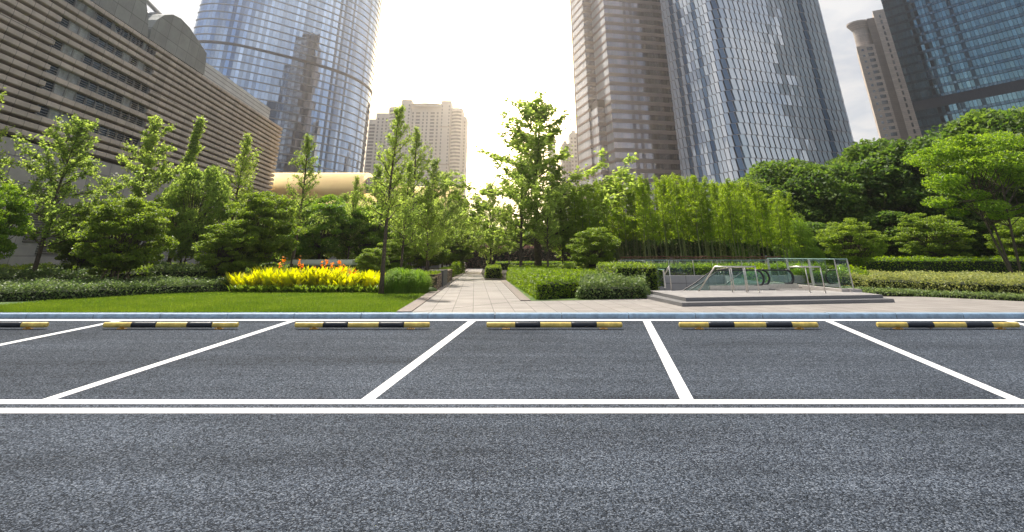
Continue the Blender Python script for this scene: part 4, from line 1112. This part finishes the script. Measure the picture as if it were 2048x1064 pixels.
def canna(px, py, label, d=29.5):
    t = at(px, py, d); root = empty('canna_flower', (t.x, t.y, 0), label, 'flower', 'orange flowers above the yellow bed'); h = t.z
    b = MB(); b.tube([(0, 0, 0), (.02, .01, h*.5), (0, 0, h)], [.012, .010, .007], 6); b.build('stem', M['leaf_mid'], root)
    r = np.random.default_rng(int(px)); cs = []
    c = np.array([0, 0, h])+r.normal(size=(22, 3))*np.array([.045, .045, .085])
    mesh_from_quads('blossom', leafmesh(c, .085, .2, .7, 0, int(px)), M['petal'], root)
    c = np.array([0, 0, h*.35])+r.normal(size=(16, 3))*np.array([.10, .10, h*.14])
    mesh_from_quads('leaves', leafmesh(c, .24, .1, .3, .2, int(px)+1), M['leaf_mid'], root)
for px, py, lb_ in ((567, 520, 'orange flower spike standing highest and leftmost, before the olive evergreen'), (560, 532, 'low orange flower just below the highest leftmost one'), (599, 526, 'orange flower spike left of the kiosk roof'), (603, 534, 'orange flower just under the spike left of the kiosk roof'),
                    (629, 539, 'orange flower at the dark trunk left of the kiosk'), (643, 531, 'large orange flower in front of the kiosk left part'), (654, 524, 'orange flower touching the kiosk roof edge, left one'), (652, 538, 'small low orange flower in front of the kiosk middle'),
                    (664, 532, 'orange flower in front of the kiosk middle'), (679, 525, 'orange flower touching the kiosk roof edge, right one'), (675, 537, 'low orange flower right of the kiosk middle'), (681, 536, 'low orange flower pair left member near the kiosk right end'),
                    (687, 535, 'orange flower nearest to the right end of the kiosk'), (700, 546, 'lower orange flower beyond the right end of the kiosk'), (710, 545, 'rightmost orange flower, low in the bed'), (692, 549, 'lowest orange flower half sunk in yellow leaves')):
    canna(px, py, lb_)
# fine grass tuft, purple mounds, gabion, kiosk
def tuft(name, px, py, wd, h, label, matl, seed, n=4200, wl=.006):
    r = np.random.default_rng(seed); c = G(px, py); V = []
    a = r.uniform(0, 6.28, n); rad = np.sqrt(r.uniform(0, 1, n))
    bx = np.cos(a)*rad*wd*.36; by = np.sin(a)*rad*wd*.36; hh = h*np.sqrt(np.maximum(.12, 1-rad**2*.7))*r.uniform(.5, 1.2, n)
    az = a+r.normal(size=n)*.6; o_ = rad*.3+r.uniform(.0, .55, n); dx = np.cos(az)*o_*wd*.32; dy = np.sin(az)*o_*wd*.32
    sx_, sy_ = -np.sin(az)*wl, np.cos(az)*wl; z = np.zeros(n)
    P_ = [(bx, by, z), (bx+dx*.25, by+dy*.25, hh*.6), (bx+dx*.65, by+dy*.65, hh*.95), (bx+dx*1.15, by+dy*1.15, hh*.88)]; W_ = [1, 1, .8, .1]
    qs = []
    for j in range(3):
        p, q = P_[j], P_[j+1]; w0, w1 = W_[j], W_[j+1]
        qs.append(np.stack([np.stack([p[0]-sx_*w0, p[1]-sy_*w0, p[2]], 1), np.stack([p[0]+sx_*w0, p[1]+sy_*w0, p[2]], 1), np.stack([q[0]+sx_*w1, q[1]+sy_*w1, q[2]], 1), np.stack([q[0]-sx_*w1, q[1]-sy_*w1, q[2]], 1)], 1).reshape(-1, 3))
    o = mesh_from_quads(name, np.concatenate(qs), M[matl]); o.location = c; tag(o, label, 'grass clump' if 'grass' in name else 'bush', 'soft mounds right of the flower bed'); return o
tuft('ornamental_grass', 795, 587, 1.5, .95, 'fine arching grass clump beside the bare ginkgo trunk', 'leaf_tuft', 70, 3800, .011)
tuft('ornamental_grass', 828, 586, 1.6, .88, 'fine arching grass clump on the right of its twin', 'leaf_tuft', 71, 3800, .011)
def mound(px, py, d, wd, label, seed, matl='leaf_purple', name='purple_shrub', grp='soft mounds right of the flower bed', leaf=.06):
    t = at(px, py, d); r = np.random.default_rng(seed); n = 6000; v = r.normal(size=(n, 3)); v[:, 2] = np.abs(v[:, 2]); v /= np.linalg.norm(v, axis=1)[:, None]
    v = v*r.uniform(.86, 1.04, n)[:, None]*np.array([wd/2, wd/2, t.z]); o = mesh_from_quads(name, leafmesh(v, leaf, .3, .4, .9, seed), M[matl]); o.location = (t.x, t.y, 0)
    tag(o, label, 'bush', grp)
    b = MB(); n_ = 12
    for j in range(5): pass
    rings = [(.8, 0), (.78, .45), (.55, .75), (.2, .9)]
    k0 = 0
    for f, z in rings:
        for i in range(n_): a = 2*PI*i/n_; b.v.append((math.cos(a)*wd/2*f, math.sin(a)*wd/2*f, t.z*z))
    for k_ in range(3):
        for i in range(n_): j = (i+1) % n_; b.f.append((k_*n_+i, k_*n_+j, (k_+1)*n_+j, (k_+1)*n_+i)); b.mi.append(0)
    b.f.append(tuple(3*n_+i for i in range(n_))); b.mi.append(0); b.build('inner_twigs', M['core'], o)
mound(826, 541, 36, 1.3, 'dark purple domed shrub behind the grass clump, left one', 72)
mound(842, 548, 33, 1.0, 'dark purple domed shrub touching the gabion wall end', 73)
mound(575, 537, 34, 2.2, 'dark purple shrub behind the left part of the yellow flower bed', 74)
mound(858, 574, 29, .8, 'small green ground shrub at the foot of the gabion wall corner', 75, 'leaf_cover', 'small_shrub', leaf=.08)
M['gabion'] = None
def gabionmat():
    m = bpy.data.materials.new('gabion_stone'); m.use_nodes = True; T = NT(m.node_tree); b = T.n['Principled BSDF']
    t = T.add('ShaderNodeTexCoord').outputs['Object']
    v = T.add('ShaderNodeTexVoronoi', inp={'Vector': T.add('ShaderNodeMapping', inp={0: t, 'Scale': (1, 1, 1.9)}).outputs[0], 'Scale': 6.5}); s = T.add('ShaderNodeSeparateColor', inp={0: v.outputs['Color']}).outputs[0]
    c = T.ramp(s, [(0, (.17, .10, .055)), (.5, (.36, .24, .14)), (1, (.52, .40, .27))]); e = T.ramp(v.outputs['Distance'], [(.35, 1.0), (.62, .12)])
    mul = T.add('ShaderNodeMix', data_type='RGBA', blend_type='MULTIPLY', inp={0: 1.0, 6: c, 7: e}).outputs[2]; T.l.new(mul, b.inputs['Base Color']); b.inputs['Roughness'].default_value = .85
    bp = T.add('ShaderNodeBump', inp={'Height': T.math('MULTIPLY', v.outputs['Distance'], -1.0), 'Strength': 1.0, 'Distance': .06}); T.l.new(bp.outputs[0], b.inputs['Normal']); return m
M['gabion'] = gabionmat()
ga = G(873, 581); gw = empty('gabion_wall', tuple(ga), 'low brown stone gabion wall with dark slab along the left of the path', 'wall', rz=math.asin(-dirp.x))
gf = Vector((0, 0, 0)); hg = at(873, 549, ga.y).z
b = MB(); b.box(-.85, 0, 0, 3.1, -.02, hg); b.build('stone_basket', M['gabion'], gw)
b = MB(); b.box(-.85, 0, 6.4, 12.5, -.02, hg); b.build('stone_basket', M['gabion'], gw)
b = MB(); b.box(-.8, .07, 3.11, 6.39, -.02, hg+.1); b.build('name_slab', M['stone_dark'], gw)
r = np.random.default_rng(80); cs = np.stack([r.uniform(-.8, -.05, 900), r.uniform(.05, 3.0, 900), hg+np.abs(r.normal(size=900))*.05], 1)
mesh_from_quads('moss_top', leafmesh(cs, .08, .6, .6, 0, 80), M['leaf_hedge'], gw)
# kiosk
M['kiosk_white'] = mat('kiosk_roof_white', (.72, .70, .66), .4); M['kiosk_wall'] = mat('kiosk_wall', (.10, .15, .16), .35)
ka, kb2 = at(590, 522, 36), at(706, 519, 36)
kk = empty('garden_kiosk', ((ka.x+kb2.x)/2, 36, 0), 'low white roofed kiosk behind the orange flowers', 'kiosk'); hw = (kb2.x-ka.x)/2; kh = kb2.z
b = MB(); b.prism([(-hw, -.2), (hw, -.2), (hw-.2, 3.4), (-hw+.3, 3.4)], kh-.30, kh-.02); b.build('roof', M['kiosk_white'], kk)
b = MB(); b.prism([(-hw-.05, -.27), (hw+.05, -.27), (hw+.05, -.205), (-hw-.05, -.205)], kh-.22, kh); b.build('fascia', M['kiosk_white'], kk)
b = MB(); b.box(-hw+.3, hw-.45, .2, 3, -.02, kh-.31); b.build('wall', M['kiosk_wall'], kk)
for i in range(3):
    b = MB(); xx = -hw+.5+i*(2*hw-1.1)/2; b.box(xx-.03, xx+.03, .13, .195, 0, kh-.31); b.build('post', M['rail_metal'], kk)

# ================================================================== PLATFORM, PIT, ESCALATORS
M['plat_top'] = paving('platform_paving', (.28, .262, .25), (.32, .30, .288), (.20, .18, .17), 1.2, .9, 0)
M['step_face'] = mat('step_granite', (.17, .165, .165), .55, noise=(30, .2))
PZ = .22
A_, B_, C_, D_ = G(1303.5, 582, PZ), G(1371, 595.5, PZ), G(1765, 589.6, PZ), Vector((13.7, PIT[2], PZ))
plat = empty('stone_platform', tuple(Vector((B_.x, B_.y, 0))), 'two step grey stone platform in front of the escalators', 'platform'); po = Vector((B_.x, B_.y, 0))
q = [B_, C_, D_, Vector((A_.x, PIT[2], PZ)), A_]
b = MB(); b.prism([(p.x-po.x, p.y-po.y) for p in q], .112, PZ-.004); b.build('upper_step', M['step_face'], plat)
b = MB(); b.prism([((p.x-po.x)*.999, (p.y-po.y)*.999+.003) for p in q], PZ-.004, PZ+.002); b.build('paving', M['plat_top'], plat)
A2, B2, C2, D2 = G(1292, 591, .11), G(1363.6, 605.7, .11), G(1788, 598, .11), Vector((14.3, PIT[2]-.01, 0))
q2 = [B2, C2, D2, Vector((A2.x, PIT[2]-.01, 0)), A2]
b = MB(); b.prism([(p.x-po.x, p.y-po.y) for p in q2], -.02, .11); b.build('lower_step', M['step_face'], plat)
M['pit'] = stonemat('pit_wall_stone', (.36, .345, .34), 1.35, .8, .45, ms=.02)
b = MB(); x0, x1, y0, y1 = PIT
b.quad((x0, y1, -5), (x1, y1, -5), (x1, y1, .42), (x0, y1, .42)); b.quad((x0, y0, -5), (x0, y1, -5), (x0, y1, .42), (x0, y0, -.03)); b.quad((x1, y1, -5), (x1, y0, -5), (x1, y0, .1), (x1, y1, .42))
b.quad((x0, y0, -5), (x1, y0, -5), (x1, y1, -5), (x0, y1, -5)); b.quad((x1, y0+.005, -5), (x0, y0+.005, -5), (x0, y0+.005, .1), (x1, y0+.005, .1))
b.box(6.5, 15.8, y1+.01, y1+.35, -.03, .42)
b.build('pit_wall', M['pit'], plat, loc=(-po.x, -po.y, 0))
def glass_run(name, pts, h, label, cat, grp=None, z=PZ, post=True, posth=0, panel=1.6, tall=False):
    V3 = lambda p: Vector((p[0], p[1], 0)); o0 = V3(pts[0]); root = empty(name, tuple(o0), label, cat, grp)
    for a, c in zip(pts, pts[1:]):
        a, c = V3(a)-o0, V3(c)-o0; L = (c-a).length; n = max(1, round(L/panel)); d = (c-a)/n; u_ = d.normalized(); nn = Vector((u_.y, -u_.x, 0))
        for i in range(n):
            b = MB(); b.obox(a+d*i+u_*.03+Vector((0, 0, z+.04))-nn*.006, d-u_*.06, nn*.012, Vector((0, 0, h-.05))); b.build('glass_panel', M['glass'], root)
            if post: b = MB(); b.obox(a+d*i-u_*.02+Vector((0, 0, z)), u_*.04, nn*.06, Vector((0, 0, h+posth))); b.build('post', M['steel'], root)
        b = MB(); b.obox(a+Vector((0, 0, z+h))-nn*.018, c-a, nn*.036, Vector((0, 0, .025))); b.build('top_rail', M['glass_edge'], root)
    if post: b = MB(); b.obox(c-u_*.02+Vector((0, 0, z)), u_*.04, nn*.06, Vector((0, 0, h+posth))); b.build('post', M['steel'], root)
    return root
rt = at(1400, 520.5, 38.2).z
glass_run('glass_railing', [(6.7, 38.2), (15.7, 38.2)], rt-.42, 'long glass railing on the far side of the escalator pit', 'railing', 'glass railings', z=.42)
ra = G(1534, 572, PZ+.1); hr = at(1600, 517.5, 31).z-PZ
glass_run('glass_railing', [(PIT[1]+.15, 31.4), (PIT[1]+.15, 24.9), (PIT[1]+.5, 24.6)], at(1600, 518, 27).z-PZ-.1, 'tall greenish glass screen at the right side of the escalators', 'railing', 'glass railings', z=PZ+.1, panel=2.2)
b = MB(); b.box(PIT[1]+.012, PIT[1]+.30, 24.6, 31.5, 0, PZ+.1); b.box(PIT[1]+.301, PIT[1]+.75, 24.5, 25.3, 0, PZ+.1)
b.build('glass_kerb', M['stone_light'], plat, loc=(-po.x, -po.y, 0))
glass_run('glass_railing', [(PIT[0]-.08, 28.2), (PIT[0]-.08, 25.75)], at(1330, 543, 26).z-PZ-.02, 'small glass return at the left end of the platform', 'railing', 'glass railings', z=PZ+.08)
fz = at(1800, 518, 43).z
glass_run('glass_fence', [(at(1705, 520, 43.5).x, 43.5), (at(2100, 520, 43.5).x, 43.5)], fz, 'long low glass fence between the pale hedge and the small trees at right', 'fence', 'glass railings', z=0, panel=2.4)
def rail(name, tops, posts, label, r=.022, z=PZ, grp='steel handrails on the platform'):
    o0 = Vector(tops[0]); o0.z = 0; root = empty(name, tuple(o0), label, 'handrail', grp)
    b = MB(); b.tube([Vector(p)-o0 for p in tops], r*1.25, 10); b.build('top_bar', M['steel'], root, True)
    for p in posts:
        q_ = Vector(p)-o0; b = MB(); b.tube([(q_.x, q_.y, z), (q_.x, q_.y, q_.z)], r, 8); b.tube([(q_.x, q_.y, z), (q_.x, q_.y, z+.015)], r*2.2, 10); b.build('post', M['steel'], root, True)
d1 = 24.4; T1, T2 = at(1429.5, 533.4, d1), at(1511.5, 533.4, d1-.3); S0 = at(1398, 588, d1+1)
hz = T1.z
S0 = Vector((T1.x-.75, d1+1.0, PZ-.35))
rail('stair_handrail', [S0, T1, T2], [at(1458, 533.4, d1-.1), at(1486, 533.4, d1-.2), T2-Vector((.03, 0, 0))], 'steel handrail sloping down at its left end, middle of the platform')
rail('stair_handrail', [at(1433, 540, 27), at(1462, 535, 25.3), at(1489, 534, 24.6)], [at(1462, 535, 25.3), at(1489, 534, 24.7)], 'short steel handrail set just behind the sloping one')
d2 = 24.3
rail('stair_handrail', [at(1579, 533.5, d2), at(1640.5, 533.5, d2-.4)], [at(1610, 533.5, d2-.2), at(1640, 533.5, d2-.4)], 'flat steel handrail on the right part of the platform')
l1 = at(1338, 533, 25.4); l0 = at(1322, 562, 26.4); rail('stair_handrail', [l0, l1], [l1], 'short sloping steel handrail at the left end of the platform')
def escalator(y, xe, label, w_=.75, sk=.55):
    """landing at the right, steps going down to the left; the far balustrade stands sk metres farther right"""
    root = empty('escalator', (xe, y, 0), label, 'escalator', 'escalators descending into the pit'); hh = at(1500, 540.5, y).z
    prof_ = [(-6.2, hh-2.4), (-3.4, hh-.75), (-2.9, hh-.5), (-2.45, hh-.22), (-2.1, hh-.03), (-1.9, hh), (-.25, hh)]
    r_n = (hh-PZ-.16)/2
    for k_, yy in enumerate((0, w_)):
        o_ = sk*k_
        pts = [(x+o_, yy, z) for x, z in prof_]
        arc = [(-.25+o_+math.sin(a)*r_n*.9, yy, hh-r_n+math.cos(a)*r_n) for a in [PI*i/10 for i in range(1, 11)]]
        b = MB(); b.tube(pts, .022, 8); b.tube([pts[-1]]+arc+[(-.42+o_, yy, PZ+.15)], .045, 8); b.build('handrail', M['rubber'], root, True)
        b = MB(); out = [(x+o_, z-.03) for x, z in prof_]+[(x-.02, z) for x, _, z in arc]; low = [(-6.2+o_, hh-3.2), (-3.4+o_, PZ-.55), (-2.4+o_, PZ+.02)]
        poly = out+[(-1.0+o_, PZ+.14)]+low[::-1]
        for s_, e_ in ((-.006, 1), (.006, -1)): b.poly([(x, yy+s_, z) for x, z in poly][::e_])
        b.build('balustrade_glass', M['glass'], root)
        b = MB(); b.box(-2.3+o_, .12+o_, yy-.08, yy+.08, PZ, PZ+.17)
        b.obox((-6.2+o_, yy-.08, hh-3.5), (3.85, 0, 2.35), (0, .16, 0), (0, 0, .3)); b.build('skirt', M['steel'], root, False)
    b = MB(); b.box(-2.0, .2+sk*.5, .1, w_-.1, PZ, PZ+.03)
    for i in range(16): b.box(-2.0-.26*(i+1), -2.0-.26*i-.01, .1, w_-.1, PZ-.16*(i+1)-.02, PZ-.16*i-.14)
    b.build('steps', M['stone_dark'], root)
escalator(25.95, at(1524, 540, 25.95).x, 'front escalator with black curved handrails in the pit')
escalator(27.3, at(1584, 540, 27.3).x, 'rear escalator farther right, its newel close to the tall glass screen', .75, .3)
hedge('mixed_hedge', [(PIT[1]+.5, 29), (17, 29.5), (18, 36), (PIT[1]+.5, 36)], .8, 'loose green hedge seen through the tall glass screen at the escalators', 'hedge', 'leaf_hedge', 58, 260, .12, .09, .12)

# ================================================================== AIR
M['haze'] = bpy.data.materials.new('haze'); M['haze'].use_nodes = True; T = NT(M['haze'].node_tree); T.n.clear()
pv = T.add('ShaderNodeVolumePrincipled', inp={'Color': (.97, .97, 1, 1), 'Density': HAZE, 'Anisotropy': .82})
T.l.new(pv.outputs[0], T.add('ShaderNodeOutputMaterial').inputs['Volume'])
b = MB(); b.box(-420, 460, -120, 760, road_z(-25)-1, 235); o = b.build('haze', M['haze']); tag(o, 'thin warm haze softening the distant towers', 'haze', kind='stuff')
